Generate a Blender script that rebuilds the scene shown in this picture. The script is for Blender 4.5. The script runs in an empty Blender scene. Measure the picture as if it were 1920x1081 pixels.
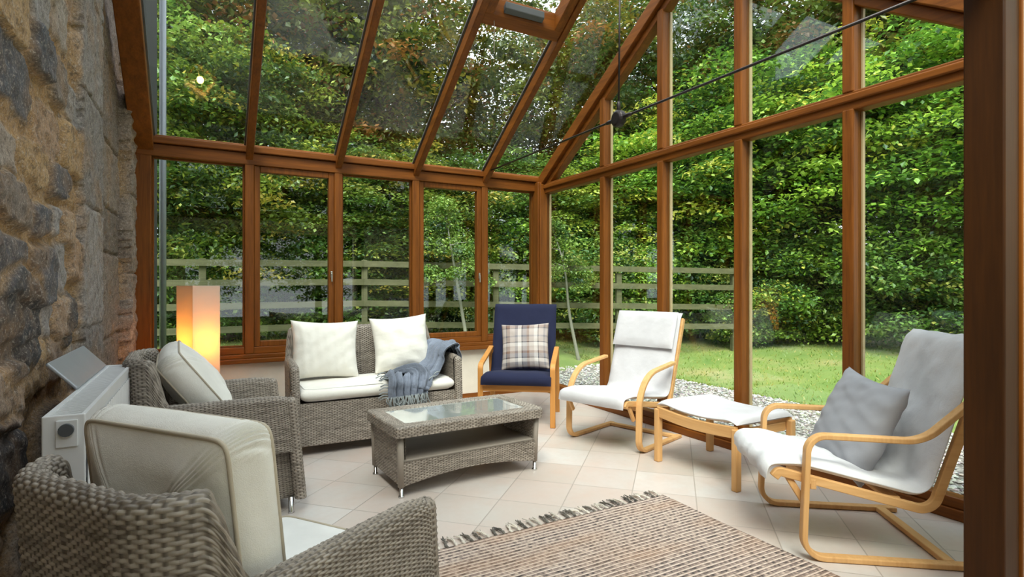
import bpy, math, random
import numpy as np
from mathutils import Vector, Matrix
random.seed(7); rng = np.random.default_rng(11)
R = math.radians
S = bpy.context.scene
COL = S.collection

# ------------------------------------------------------------------ camera, sky, sun, exposure
cam_d = bpy.data.cameras.new('camera'); cam = bpy.data.objects.new('camera', cam_d); COL.objects.link(cam)
cam.location = (0, 0, 1.2); cam.rotation_euler = (R(90), 0, R(-28.8))
cam_d.sensor_width = 36; cam_d.lens = 1045 / 1920 * 36; cam_d.shift_y = -5.5 / 1920; cam_d.clip_start = .02
S.camera = cam
S.view_settings.view_transform = 'Standard'; S.view_settings.look = 'None'
S.view_settings.gamma = 1; S.view_settings.use_curve_mapping = False
S.view_settings.exposure = 1.48
W = bpy.data.worlds.new('World'); S.world = W; W.use_nodes = True
wn = W.node_tree; wn.nodes.clear()
wo = wn.nodes.new('ShaderNodeOutputWorld'); wb = wn.nodes.new('ShaderNodeBackground')
wt = wn.nodes.new('ShaderNodeTexCoord'); wz = wn.nodes.new('ShaderNodeTexNoise'); wz.inputs['Scale'].default_value = 2.2; wz.inputs['Detail'].default_value = 4
wr = wn.nodes.new('ShaderNodeValToRGB')
wr.color_ramp.elements[0].position = .3; wr.color_ramp.elements[0].color = (.62, .70, .82, 1)
wr.color_ramp.elements[1].position = .7; wr.color_ramp.elements[1].color = (.95, .97, 1.0, 1)
wn.links.new(wt.outputs['Generated'], wz.inputs['Vector']); wn.links.new(wz.outputs[0], wr.inputs[0])
wn.links.new(wr.outputs[0], wb.inputs[0]); wn.links.new(wb.outputs[0], wo.inputs[0]); wb.inputs[1].default_value = 1.0
sun_d = bpy.data.lights.new('sun', 'SUN'); sun = bpy.data.objects.new('sun', sun_d); COL.objects.link(sun)
sun_d.energy = 2.1; sun_d.angle = R(30); sun_d.color = (1, .97, .9)
sun.rotation_euler = (R(38), 0, R(-35))      # soft high light from behind the camera
S.cycles.max_bounces = 10; S.cycles.transparent_max_bounces = 16; S.cycles.diffuse_bounces = 4
S.cycles.caustics_reflective = False; S.cycles.caustics_refractive = False
S.cycles.sample_clamp_indirect = 6

# ------------------------------------------------------------------ material helpers
class N:
    def __init__(s, name):
        s.m = bpy.data.materials.new(name); s.m.use_nodes = True; s.t = s.m.node_tree; s.t.nodes.clear()
        s.out = s.t.nodes.new('ShaderNodeOutputMaterial')
    def n(s, typ, **kw):
        nd = s.t.nodes.new('ShaderNode' + typ)
        for k, v in kw.items():
            if k in nd.inputs: s.put(nd.inputs[k], v)
            else: setattr(nd, k, v)
        return nd
    def put(s, sock, v):
        if hasattr(v, 'is_output'): s.t.links.new(v, sock)
        else:
            if sock.type == 'RGBA' and len(v) == 3: v = (*v, 1)
            sock.default_value = v
    def math(s, op, a, b=0., c=None):
        nd = s.t.nodes.new('ShaderNodeMath'); nd.operation = op; s.put(nd.inputs[0], a); s.put(nd.inputs[1], b)
        if c is not None: s.put(nd.inputs[2], c)
        return nd.outputs[0]
    def ramp(s, f, stops, interp='LINEAR'):
        nd = s.t.nodes.new('ShaderNodeValToRGB'); cr = nd.color_ramp; cr.interpolation = interp
        while len(cr.elements) < len(stops): cr.elements.new(.5)
        for e, (p, c) in zip(cr.elements, stops): e.position = p; e.color = (*c, 1)
        s.put(nd.inputs[0], f); return nd.outputs[0]
    def coord(s, which='Object', scale=(1, 1, 1), rot=(0, 0, 0), loc=(0, 0, 0)):
        t = s.t.nodes.new('ShaderNodeTexCoord'); mp = s.t.nodes.new('ShaderNodeMapping')
        mp.inputs['Scale'].default_value = scale; mp.inputs['Rotation'].default_value = rot; mp.inputs['Location'].default_value = loc
        s.t.links.new(t.outputs[which], mp.inputs[0]); return mp.outputs[0]
    def sep(s, v): nd = s.n('SeparateXYZ', Vector=v); return nd.outputs
    def comb(s, x=0., y=0., z=0.): return s.n('CombineXYZ', X=x, Y=y, Z=z).outputs[0]
    def noise(s, v, scale=5., detail=3., rough=.5): return s.n('TexNoise', Vector=v, Scale=scale, Detail=detail, Roughness=rough).outputs[0]
    def mix(s, f, a, b, mode='MIX'):
        nd = s.t.nodes.new('ShaderNodeMix'); nd.data_type = 'RGBA'; nd.blend_type = mode
        s.put(nd.inputs[0], f); s.put(nd.inputs[6], a); s.put(nd.inputs[7], b); return nd.outputs[2]
    def bump(s, h, strength=.3, dist=.01): return s.n('Bump', Height=h, Strength=strength, Distance=dist).outputs[0]
    def pbsdf(s, color, rough=.5, metal=0., normal=None, spec=None, sheen=None):
        p = s.n('BsdfPrincipled'); s.put(p.inputs['Base Color'], color); s.put(p.inputs['Roughness'], rough); s.put(p.inputs['Metallic'], metal)
        if normal is not None: s.put(p.inputs['Normal'], normal)
        if spec is not None: p.inputs['Specular IOR Level'].default_value = spec
        if sheen: p.inputs['Sheen Weight'].default_value = sheen
        s.t.links.new(p.outputs[0], s.out.inputs[0]); return p
MAT = {}
def wood(name, c0, c1, axis, rough=.35, grain=14, bump=.08):
    m = N(name); sc = [grain] * 3; sc[axis] = grain * .06
    v = m.coord('Object', tuple(sc)); a = m.noise(v, 1.6, 5, .6)
    v2 = m.coord('Object', tuple(x * 5 for x in sc)); b = m.noise(v2, 1.5, 3, .5)
    f = m.math('MULTIPLY_ADD', b, .35, m.math('MULTIPLY', a, .7))
    m.pbsdf(m.ramp(f, [(.3, c0), (.7, c1)]), rough + .1, normal=m.bump(f, bump, .004), spec=.25); MAT[name] = m.m; return m.m
FR0, FR1 = (.10, .029, .004), (.255, .080, .010)
for i, ax in enumerate('xyz'): wood('frame_wood_' + ax, FR0, FR1, i)
wood('shaded_post_wood', (.026, .0085, .0015), (.058, .019, .003), 2)  # door post wood: its backlit shade is put into the colour
for i, ax in enumerate('xyz'): wood('birch_' + ax, (.56, .29, .10), (.74, .44, .19), i, .4, 10, .03)
for i, ax in enumerate('xyz'): wood('honey_' + ax, (.45, .19, .045), (.62, .29, .08), i, .35, 10, .03)
wood('fence_wood', (.075, .08, .04), (.15, .15, .08), 0, .8, 8, .2)

def fabric(name, col, weave=900, var=.06, rough=.9, bmp=.12, wr=True):
    m = N(name); v = m.coord('Object')
    f = m.noise(v, weave * .5, 2); g = m.noise(v, 7., 4)
    c = m.mix(m.ramp(g, [(.3, (0, 0, 0)), (.7, (1, 1, 1))]), tuple(x * (1 - var) for x in col), tuple(min(1, x * (1 + var)) for x in col))
    h = m.math('MULTIPLY_ADD', f, .3, m.math('MULTIPLY', m.noise(v, 9., 4, .55), 2.2 if wr else .5))
    m.pbsdf(c, rough, normal=m.bump(h, bmp, .02), sheen=.1 if name != 'navy_fabric' else None); MAT[name] = m.m; return m.m
fabric('white_fabric', (.80, .79, .76)); fabric('cream_fabric', (.83, .80, .73), bmp=.22)
fabric('slip_fabric', (.57, .56, .58), bmp=.2); fabric('linen_fabric', (.70, .70, .715), bmp=.3)
fabric('navy_fabric', (.004, .007, .036)); fabric('grey_fabric', (.30, .305, .335), bmp=.08)
fabric('beige_piping', (.50, .43, .33)); fabric('throw_fabric', (.17, .195, .25), weave=300, var=.3, bmp=.5)
fabric('fringe_fabric', (.26, .285, .29), weave=300, var=.35, bmp=.4)
fabric('tassel_fabric', (.12, .105, .085), var=.7, weave=300); fabric('pale_tassel_fabric', (.62, .56, .48), var=.3, weave=300)
def plain(name, col, rough=.5, metal=0., bumpn=0.):
    m = N(name); v = m.coord('Object'); f = m.noise(v, 12., 3)
    c = m.mix(f, tuple(x * .93 for x in col), tuple(min(1, x * 1.06) for x in col))
    m.pbsdf(c, rough, metal, normal=m.bump(m.noise(v, 60., 3), bumpn, .005) if bumpn else None); MAT[name] = m.m; return m.m
plain('plaster', (.74, .68, .58), .85, 0, .15); plain('white_enamel', (.80, .80, .80), .3); plain('steel_rod', (.035, .028, .028), .4, .6)
plain('silver', (.42, .44, .48), .38, .5); plain('dark_plastic', (.05, .05, .055), .4); plain('chrome', (.7, .7, .7), .2, 1)
plain('slate', (.09, .095, .10), .7); plain('render_dark', (.045, .045, .045), .9); plain('lead_pipe', (.30, .32, .35), .5, .3)
plain('bark', (.10, .075, .05), .9, 0, .6); plain('birch_bark', (.26, .26, .21), .8, 0, .4); plain('soil', (.08, .06, .045), .95, 0, .5)
plain('lit_edge_bead', (.58, .42, .24), .5); plain('handle_metal', (.6, .58, .52), .3, .9)  # pale bead colour paints the sunlit edge of the gable mullions

def glass(name, tint=(1, 1, 1), refl=1.0, wash=0.0):
    m = N(name); tr = m.n('BsdfTransparent', Color=tint); gl = m.n('BsdfGlossy', Roughness=0.01, Color=(1, 1, 1))
    ge = m.n('NewGeometry'); dp = m.n('VectorMath', operation='DOT_PRODUCT'); m.put(dp.inputs[0], ge.outputs['Normal']); m.put(dp.inputs[1], ge.outputs['Incoming'])
    k = m.math('POWER', m.math('SUBTRACT', 1., m.math('ABSOLUTE', dp.outputs['Value'])), 5.); f = m.math('MULTIPLY', m.math('MULTIPLY_ADD', k, .96, .04), refl)
    mx = m.n('MixShader'); m.put(mx.inputs[0], f); m.put(mx.inputs[1], tr.outputs[0]); m.put(mx.inputs[2], gl.outputs[0])
    m.put(m.out.inputs[0], mx.outputs[0]); MAT[name] = m.m; return m.m
glass('window_glass', (.97, 1, .98), .8)
def tglass():
    m = N('table_glass'); p = m.pbsdf((.40, .43, .40), .06, spec=1.); p.inputs['Coat Weight'].default_value = 1.; p.inputs['Coat Roughness'].default_value = .03; MAT['table_glass'] = m.m
tglass()

def wicker(name, dark, light, row=.009, stake=.018):
    m = N(name); uv = m.sep(m.coord('UV')); u, v = uv[0], uv[1]
    rw = m.math('FLOOR', m.math('DIVIDE', v, row)); cu = m.math('FLOOR', m.math('DIVIDE', m.math('MULTIPLY_ADD', rw, stake, u), stake * 2))
    a = m.n('TexWhiteNoise', Vector=m.comb(cu, rw, 3.)).outputs[0]
    b = m.noise(m.comb(m.math('MULTIPLY', u, 3), m.math('MULTIPLY', rw, 7.3), 0.), 1., 3)
    c = m.noise(m.comb(m.math('MULTIPLY', u, 40), m.math('MULTIPLY', v, 900), 0.), 1., 2)
    f = m.math('ADD', m.math('MULTIPLY', a, .22), m.math('ADD', m.math('MULTIPLY', b, .60), m.math('MULTIPLY', c, .22)))
    mid = tuple((x * .5 + y * .5) for x, y in zip(dark, light))
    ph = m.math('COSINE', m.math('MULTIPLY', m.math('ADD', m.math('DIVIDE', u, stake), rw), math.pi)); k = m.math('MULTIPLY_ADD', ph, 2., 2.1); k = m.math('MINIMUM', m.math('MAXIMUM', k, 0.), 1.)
    col = m.mix(k, (.085, .066, .050), m.ramp(f, [(.25, dark), (.5, mid), (.8, light)]))  # dark brown where strands dip under paints the shade of the weave gaps
    m.pbsdf(col, .55); MAT[name] = m.m; return m.m
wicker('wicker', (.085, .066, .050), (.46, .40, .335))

def plaid():
    m = N('plaid'); uv = m.sep(m.coord('UV')); be, gr, dk, br, wh = (.42, .36, .33), (.22, .21, .23), (.045, .045, .06), (.20, .12, .09), (.62, .58, .55)
    st = [(0, be), (.10, dk), (.125, br), (.19, be), (.30, gr), (.36, wh), (.44, dk), (.465, gr), (.55, br), (.60, be), (.70, wh), (.78, dk), (.80, be), (.90, gr), (.94, be)]
    a = m.ramp(uv[0], st, 'CONSTANT'); b = m.ramp(m.math('FRACT', m.math('ADD', uv[1], .23)), st, 'CONSTANT')
    w = m.math('GREATER_THAN', m.math('FRACT', m.math('MULTIPLY', m.math('ADD', uv[0], uv[1]), 60)), .5)
    m.pbsdf(m.mix(.5, m.mix(w, a, b), m.mix(.5, a, b)), .95, normal=m.bump(m.noise(m.coord('Object'), 10., 4), .2, .02)); MAT['plaid'] = m.m
plaid()

def tiles():
    m = N('floor_tiles'); o = m.sep(m.coord('Object')); x, y = o[0], o[1]
    p = m.math('DIVIDE', m.math('ADD', m.math('SUBTRACT', x, y), -.17 + 20), .5)
    q = m.math('DIVIDE', m.math('ADD', m.math('ADD', x, y), -5.22 + 20), .5)
    fp, fq = m.math('FRACT', p), m.math('FRACT', q)
    def edge(f): return m.math('MINIMUM', f, m.math('SUBTRACT', 1., f))
    e = m.math('MINIMUM', edge(fp), edge(fq))
    g = m.math('SMOOTH_MIN', m.math('DIVIDE', e, .012), 1., .2)
    wnse = m.n('TexWhiteNoise', Vector=m.comb(m.math('FLOOR', p), m.math('FLOOR', q), 0.)).outputs[0]
    base = m.ramp(wnse, [(0, (.55, .49, .44)), (.35, (.62, .585, .55)), (.7, (.58, .50, .45)), (1, (.65, .62, .59))])
    n = m.noise(m.coord('Object'), 3.2, 5, .6); n2 = m.noise(m.coord('Object'), 25., 4, .6)
    base = m.mix(m.ramp(n, [(.35, (0, 0, 0)), (.75, (.55, .55, .55))]), base, (.60, .42, .34))
    base = m.mix(m.ramp(n2, [(.4, (0, 0, 0)), (.8, (.25, .25, .25))]), base, (.50, .44, .38))
    c = m.mix(g, (.36, .31, .27), base)
    m.pbsdf(c, m.math('MULTIPLY_ADD', n, .25, .22), normal=m.bump(m.math('ADD', g, m.math('MULTIPLY', n2, .12)), .4, .003)); MAT['floor_tiles'] = m.m
tiles()

def rugmat():
    m = N('rug_weave'); o = m.sep(m.coord('Object')); x, y = o[0], o[1]
    r = m.math('DIVIDE', y, .0125); fr = m.math('FRACT', m.math('ADD', r, 100)); rw = m.math('FLOOR', m.math('ADD', r, 100))
    a = m.noise(m.comb(m.math('MULTIPLY', x, 55), m.math('MULTIPLY', rw, 5.7), 0.), 1., 2)
    big = m.noise(m.coord('Object', (1, 2, 1)), 1.3, 3)
    odd = m.math('FRACT', m.math('MULTIPLY', rw, .5))
    f = m.math('ADD', m.math('MULTIPLY', a, .75), m.math('ADD', m.math('MULTIPLY', odd, .42), m.math('MULTIPLY', big, .12)))
    c = m.ramp(f, [(.40, (.70, .56, .47)), (.52, (.58, .45, .37)), (.63, (.30, .22, .19)), (.76, (.07, .055, .052))])
    warm = m.ramp(m.noise(m.coord('Object', (.8, 2.5, 1)), 1.6, 2), [(.45, (0, 0, 0)), (.65, (.35, .35, .35))])
    c = m.mix(warm, c, (.55, .30, .16))
    h = m.math('ADD', m.math('SINE', m.math('MULTIPLY', fr, 3.14159)), m.math('MULTIPLY', a, .6))
    m.pbsdf(c, .95, normal=m.bump(h, .9, .006)); MAT['rug_weave'] = m.m
rugmat()

def stone():
    m = N('rubble_stone'); at = m.n('Attribute', attribute_name='Col').outputs[0]; v = m.coord('Object')
    a = m.noise(v, 9., 6, .65); b = m.noise(v, 45., 5, .65); ochre = m.ramp(m.noise(v, 3.1, 5, .6), [(.5, (0, 0, 0)), (.62, (.42, .42, .42))])
    c = m.mix(ochre, m.mix(m.ramp(a, [(.35, (0, 0, 0)), (.7, (.38, .38, .38))]), at, (.20, .12, .07)), (.36, .19, .07))
    c = m.mix(m.ramp(b, [(.45, (0, 0, 0)), (.75, (.3, .3, .3))]), c, (.36, .32, .29))
    c = m.mix(m.ramp(m.noise(v, 30., 4, .7), [(.50, (0, 0, 0)), (.64, (.6, .6, .6))]), c, (.07, .052, .042))
    fine = m.noise(v, 130., 4, .8); c = m.mix(m.ramp(fine, [(.42, (.8, .8, .8)), (.56, (0, 0, 0))]), c, m.mix(.55, c, (.02, .015, .012)))
    c = m.mix(m.ramp(m.noise(v, 70., 4, .8), [(.54, (0, 0, 0)), (.66, (.6, .6, .6))]), c, (.58, .50, .43))
    m.pbsdf(c, .9, normal=m.bump(m.math('ADD', a, m.math('ADD', m.math('MULTIPLY', b, .6), m.math('MULTIPLY', fine, .5))), .6, .012)); MAT['rubble_stone'] = m.m
stone()

def leaf(name, tint=(1, 1, 1)):
    m = N(name); at = m.n('Attribute', attribute_name='Col').outputs[0]
    rnd = m.n('ObjectInfo').outputs['Random']
    c = m.mix(1., at, m.mix(rnd, tuple(t * .8 for t in tint), tuple(t * 1.25 for t in tint)), 'MULTIPLY')
    d = m.n('BsdfDiffuse', Color=c); t = m.n('BsdfTranslucent', Color=c); g = m.n('BsdfGlossy', Roughness=.45, Color=(.6, .65, .7))
    mx = m.n('MixShader'); mx.inputs[0].default_value = .32; m.put(mx.inputs[1], d.outputs[0]); m.put(mx.inputs[2], t.outputs[0])
    m2 = m.n('MixShader'); m2.inputs[0].default_value = .06; m.put(m2.inputs[1], mx.outputs[0]); m.put(m2.inputs[2], g.outputs[0])
    m.put(m.out.inputs[0], m2.outputs[0]); MAT[name] = m.m
leaf('leaf_green'); leaf('leaf_olive', (1.4, 1.08, .8)); leaf('leaf_bright', (1.5, 1.45, 1.0))
def lawn():
    m = N('lawn_ground'); v = m.coord('Object'); a = m.noise(v, .9, 5, .6); b = m.noise(v, 40., 5, .7)
    c = m.ramp(a, [(.32, (.15, .26, .05)), (.5, (.25, .33, .08)), (.66, (.42, .37, .15))])
    c = m.mix(m.ramp(b, [(.35, (0, 0, 0)), (.7, (.6, .6, .6))]), c, (.16, .27, .05))
    m.pbsdf(c, .95, normal=m.bump(b, .8, .03)); MAT['lawn_ground'] = m.m
lawn()
def stonesmat():
    m = N('gravel'); at = m.n('Attribute', attribute_name='Col').outputs[0]; m.pbsdf(at, .8); MAT['gravel'] = m.m
    m = N('gravel_bed'); v = m.coord('Object'); vo = m.n('TexVoronoi', Vector=v, Scale=38.); 
    m.pbsdf(m.ramp(m.sep(vo.outputs['Color'])[0], [(0, (.14, .12, .10)), (.5, (.32, .30, .27)), (1, (.5, .47, .43))]), .85, normal=m.bump(vo.outputs['Distance'], 1., .02)); MAT['gravel_bed'] = m.m
stonesmat()
def paper():
    m = N('lamp_paper'); c = (.86, .83, .78); d = m.n('BsdfDiffuse', Color=c); t = m.n('BsdfTranslucent', Color=(.90, .66, .34))
    mx = m.n('MixShader'); mx.inputs[0].default_value = .42; m.put(mx.inputs[1], d.outputs[0]); m.put(mx.inputs[2], t.outputs[0]); m.put(m.out.inputs[0], mx.outputs[0]); MAT['lamp_paper'] = m.m
    m = N('bulb_glow'); e = m.n('Emission', Color=(1, .62, .22), Strength=60.); m.put(m.out.inputs[0], e.outputs[0]); MAT['bulb_glow'] = m.m
paper()

# ------------------------------------------------------------------ geometry helpers
def props(o, label=None, cat=None, group=None, kind=None):
    if label: o['label'] = label
    if cat: o['category'] = cat
    if group: o['group'] = group
    if kind: o['kind'] = kind
    return o
def empty(name, loc=(0, 0, 0), rz=0, **kw):
    o = bpy.data.objects.new(name, None); COL.objects.link(o); o.location = loc; o.rotation_euler = (0, 0, rz); o.empty_display_size = .05
    return props(o, **kw)
def mesh(name, V, F, mat, parent=None, smooth=False, uv=None, col=None, loc=None, rot=None, bevel=0, subsurf=0, solid=0, **kw):
    V = np.asarray(V, float).reshape(-1, 3); me = bpy.data.meshes.new(name)
    if isinstance(F, np.ndarray):
        n = len(F); k = F.shape[1]; me.vertices.add(len(V)); me.vertices.foreach_set('co', V.ravel())
        me.loops.add(n * k); me.loops.foreach_set('vertex_index', F.ravel().astype(np.int32))
        me.polygons.add(n); me.polygons.foreach_set('loop_start', np.arange(0, n * k, k, dtype=np.int32))
        me.update(calc_edges=True); me.validate()
    else: me.from_pydata(V.tolist(), [], F)
    if uv is not None:
        l = me.uv_layers.new(name='UVMap'); idx = np.empty(len(me.loops), np.int32); me.loops.foreach_get('vertex_index', idx)
        l.data.foreach_set('uv', np.asarray(uv)[idx].ravel())
    if col is not None:
        a = me.color_attributes.new('Col', 'FLOAT_COLOR', 'POINT'); c = np.ones((len(V), 4)); c[:, :3] = col; a.data.foreach_set('color', c.ravel())
    me.polygons.foreach_set('use_smooth', [smooth] * len(me.polygons))
    me.materials.append(MAT[mat]); o = bpy.data.objects.new(name, me); COL.objects.link(o)
    if parent: o.parent = parent
    if loc: o.location = loc
    if rot: o.rotation_euler = rot
    if solid: md = o.modifiers.new('solid', 'SOLIDIFY'); md.thickness = solid; md.offset = 0
    if bevel: md = o.modifiers.new('bevel', 'BEVEL'); md.width = bevel; md.segments = 2; md.limit_method = 'ANGLE'
    if subsurf: md = o.modifiers.new('sub', 'SUBSURF'); md.levels = md.render_levels = subsurf
    return props(o, **kw)
BF = [(0, 3, 2, 1), (4, 5, 6, 7), (0, 1, 5, 4), (1, 2, 6, 5), (2, 3, 7, 6), (3, 0, 4, 7)]
def bx(x0, x1, y0, y1, z0, z1):
    return [(x0, y0, z0), (x1, y0, z0), (x1, y1, z0), (x0, y1, z0), (x0, y0, z1), (x1, y0, z1), (x1, y1, z1), (x0, y1, z1)], list(BF)
def merge(*parts):
    V, F = [], []
    for v, f in parts:
        o = len(V); V += list(map(tuple, v)); F += [tuple(i + o for i in q) for q in f]
    return V, F
def box(name, b, mat, parent=None, bevel=.004, **kw):
    V, F = bx(*b); return mesh(name, V, F, mat, parent, bevel=bevel, **kw)
def boxes(name, bs, mat, parent=None, bevel=.004, **kw):
    V, F = merge(*[bx(*b) for b in bs]); return mesh(name, V, F, mat, parent, bevel=bevel, **kw)
def gfaces(nu, nv, wu=False, wv=False):
    iu = np.arange(nu if wu else nu - 1); iv = np.arange(nv if wv else nv - 1); a, b = np.meshgrid(iu, iv, indexing='ij')
    a2, b2 = (a + 1) % nu, (b + 1) % nv
    return np.stack([a * nv + b, a2 * nv + b, a2 * nv + b2, a * nv + b2], -1).reshape(-1, 4)
def spline(pts, n=40):
    P = np.asarray(pts, float); Q = np.vstack([2 * P[0] - P[1], P, 2 * P[-1] - P[-2]]); out = []
    seg = len(P) - 1; k = max(2, n // seg)
    for i in range(seg):
        p0, p1, p2, p3 = Q[i:i + 4]; t = np.linspace(0, 1, k, endpoint=False)[:, None]
        out.append(.5 * ((2 * p1) + (-p0 + p2) * t + (2 * p0 - 5 * p1 + 4 * p2 - p3) * t ** 2 + (-p0 + 3 * p1 - 3 * p2 + p3) * t ** 3))
    out.append(P[-1:]); return np.vstack(out)
def arcpath(pts, radii, n=8):
    """polyline with rounded corners (2-D or 3-D)"""
    P = [np.asarray(p, float) for p in pts]; out = [P[0]]
    for i in range(1, len(P) - 1):
        a, b, c = P[i - 1], P[i], P[i + 1]; r = radii[i - 1]; u = (a - b) / np.linalg.norm(a - b); v = (c - b) / np.linalg.norm(c - b)
        ang = math.acos(max(-1, min(1, float(u @ v)))); t = r / math.tan(ang / 2)
        s, e = b + u * t, b + v * t
        for k in range(n + 1):
            q = k / n; out.append((1 - q) ** 2 * s + 2 * q * (1 - q) * b + q * q * e) if ang > 2.4 else out.append(None)
            if out[-1] is None:
                cen = b + (u + v) / np.linalg.norm(u + v) * (r / math.sin(ang / 2)); w0 = s - cen; w1 = e - cen; th = math.pi - ang
                out[-1] = cen + (math.sin((1 - q) * th) * w0 + math.sin(q * th) * w1) / math.sin(th)
    out.append(P[-1]); return np.array(out)
def tubeVF(path, r, seg=10, cap=True):
    P = np.asarray(path, float); n = len(P); T = np.gradient(P, axis=0); T /= np.linalg.norm(T, axis=1)[:, None]
    up = np.array([0, 0, 1.]) if abs(T[0][2]) < .9 else np.array([1., 0, 0]); nrm = np.cross(T[0], up); nrm /= np.linalg.norm(nrm); V = []
    rr = np.broadcast_to(np.asarray(r, float), (n,))
    for i in range(n):
        nrm = nrm - T[i] * (nrm @ T[i]); nrm /= np.linalg.norm(nrm); b = np.cross(T[i], nrm)
        for k in range(seg):
            a = 2 * math.pi * k / seg; V.append(P[i] + rr[i] * (math.cos(a) * nrm + math.sin(a) * b))
    F = [tuple(q) for q in gfaces(n, seg, False, True).tolist()]
    if cap: F += [tuple(range(seg)), tuple(range((n - 1) * seg, n * seg))[::-1]]
    return [tuple(v) for v in V], F
def tube(name, path, r, mat, parent=None, seg=10, **kw):
    V, F = tubeVF(path, r, seg); return mesh(name, V, F, mat, parent, smooth=True, **kw)
def stripVF(path, y0, y1, th):
    """bent strip: path in (x,z), extruded from y0 to y1, thickness th"""
    P = np.asarray(path, float); T = np.gradient(P, axis=0); T /= np.linalg.norm(T, axis=1)[:, None]; Nn = np.stack([-T[:, 1], T[:, 0]], 1)
    V = []
    for i in range(len(P)):
        a, b = P[i] + Nn[i] * th / 2, P[i] - Nn[i] * th / 2
        V += [(a[0], y0, a[1]), (a[0], y1, a[1]), (b[0], y1, b[1]), (b[0], y0, b[1])]
    F = [tuple(q) for q in gfaces(len(P), 4, False, True).tolist()] + [(0, 1, 2, 3), tuple(range(4 * len(P) - 4, 4 * len(P)))[::-1]]
    return V, F
def strip(name, path, y0, y1, th, mat, parent, bevel=.004, **kw):
    V, F = stripVF(path, y0, y1, th); return mesh(name, V, F, mat, parent, bevel=bevel, **kw)
def fnoise(u, v, seed=0, oct=4):
    r = np.random.default_rng(seed); out = np.zeros(np.broadcast(u, v).shape); a = 1.
    for o in range(oct):
        for _ in range(3):
            k = r.normal(size=2) * (1.6 ** o) * 2.2; out = out + a * np.sin(u * k[0] + v * k[1] + r.uniform(0, 6.28))
        a *= .55
    return out / 3
def weave_h(u, v, row=.009, stake=.028, amp=.0034):
    r = np.floor(v / row); fv = v / row - r; prof = np.sqrt(np.clip(1 - (2 * fv - 1) ** 2, 0, 1))
    ph = np.cos(math.pi * (u / stake + r)); over = .5 + .5 * ph
    hw = prof * (.20 + .80 * over)
    fu = u / stake - np.round(u / stake); q = np.sqrt(np.clip(1 - (fu / .24) ** 2, 0, 1)) * .52
    return amp * np.maximum(hw, q)
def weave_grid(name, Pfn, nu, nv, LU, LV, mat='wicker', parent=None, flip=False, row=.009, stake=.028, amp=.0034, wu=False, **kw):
    """Pfn(U,V) with U in [0,LU], V in [0,LV] metres -> xyz arrays; displaced along the normal by a weave"""
    U, Vv = np.meshgrid(np.linspace(0, LU, nu, endpoint=not wu), np.linspace(0, LV, nv), indexing='ij')
    P = Pfn(U, Vv); du = np.gradient(P, axis=0); dv = np.gradient(P, axis=1); nn = np.cross(du, dv); nn /= np.maximum(np.linalg.norm(nn, axis=-1, keepdims=True), 1e-9)
    if flip: nn = -nn
    P = P + nn * weave_h(U, Vv, row, stake, amp)[..., None]
    F = gfaces(nu, nv, wu)
    if flip: F = F[:, ::-1]
    return mesh(name, P.reshape(-1, 3), F, mat, parent, smooth=True, uv=np.stack([U, Vv], -1).reshape(-1, 2), **kw)

def pillow(name, w, h, t, mat, parent=None, seed=0, n=48, bow=.09, corner=.0, wr=.006, piping=None, **kw):
    """soft cushion in the local x(width) z(height) plane, thickness along y; returns object"""
    lin = np.linspace(-1, 1, n); U, Vv = np.meshgrid(lin, lin, indexing='ij')
    ed = np.clip((1 - U ** 4) * (1 - Vv ** 4), 0, 1) ** .55 * (1 - .25 * (U ** 2 + Vv ** 2) / 2)
    X = U * w / 2 * (1 - bow * (1 - Vv ** 2) * np.abs(U)); Z = Vv * h / 2 * (1 - bow * (1 - U ** 2) * np.abs(Vv))
    nz = fnoise(U * 2.2, Vv * 2.2, seed) * wr
    rad = np.abs(U * Vv) ** 2
    creas = np.sin((np.arctan2(Vv, U)) * 14 + seed) * .0035 * np.clip(np.hypot(U, Vv) - .45, 0, 1) * (ed > .02)
    Vs, Fs = [], []
    A = np.stack([X, -(t / 2) * ed + (nz + creas) * (ed > .01), Z], -1).reshape(-1, 3)
    B = np.stack([X, (t / 2) * ed + (nz - creas) * (ed > .01), Z], -1).reshape(-1, 3)
    F = gfaces(n, n); Fb = F[:, ::-1] + n * n
    uv = np.stack([(U + 1) / 2, (Vv + 1) / 2], -1).reshape(-1, 2)
    V = np.vstack([A, B]); Fall = np.vstack([F, Fb])
    # weld rim
    idx = np.arange(2 * n * n); g = np.arange(n * n).reshape(n, n); rim = np.concatenate([g[0], g[-1], g[:, 0], g[:, -1]]); idx[rim + n * n] = rim
    Fall = idx[Fall]
    o = mesh(name, V, Fall, mat, parent, smooth=True, uv=np.vstack([uv, uv]), **kw)
    if piping:
        k = 24; l = np.linspace(-1, 1, k, endpoint=False)
        loop = [(a, -1) for a in l] + [(1, a) for a in l] + [(-a, 1) for a in l] + [(-1, -a) for a in l]
        pts = [(a * w / 2 * (1 - bow * (1 - b * b) * abs(a)), 0, b * h / 2 * (1 - bow * (1 - a * a) * abs(b))) for a, b in loop]; pts.append(pts[0])
        tube('piping', pts, .004, piping, o, 6)
    return o
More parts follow.
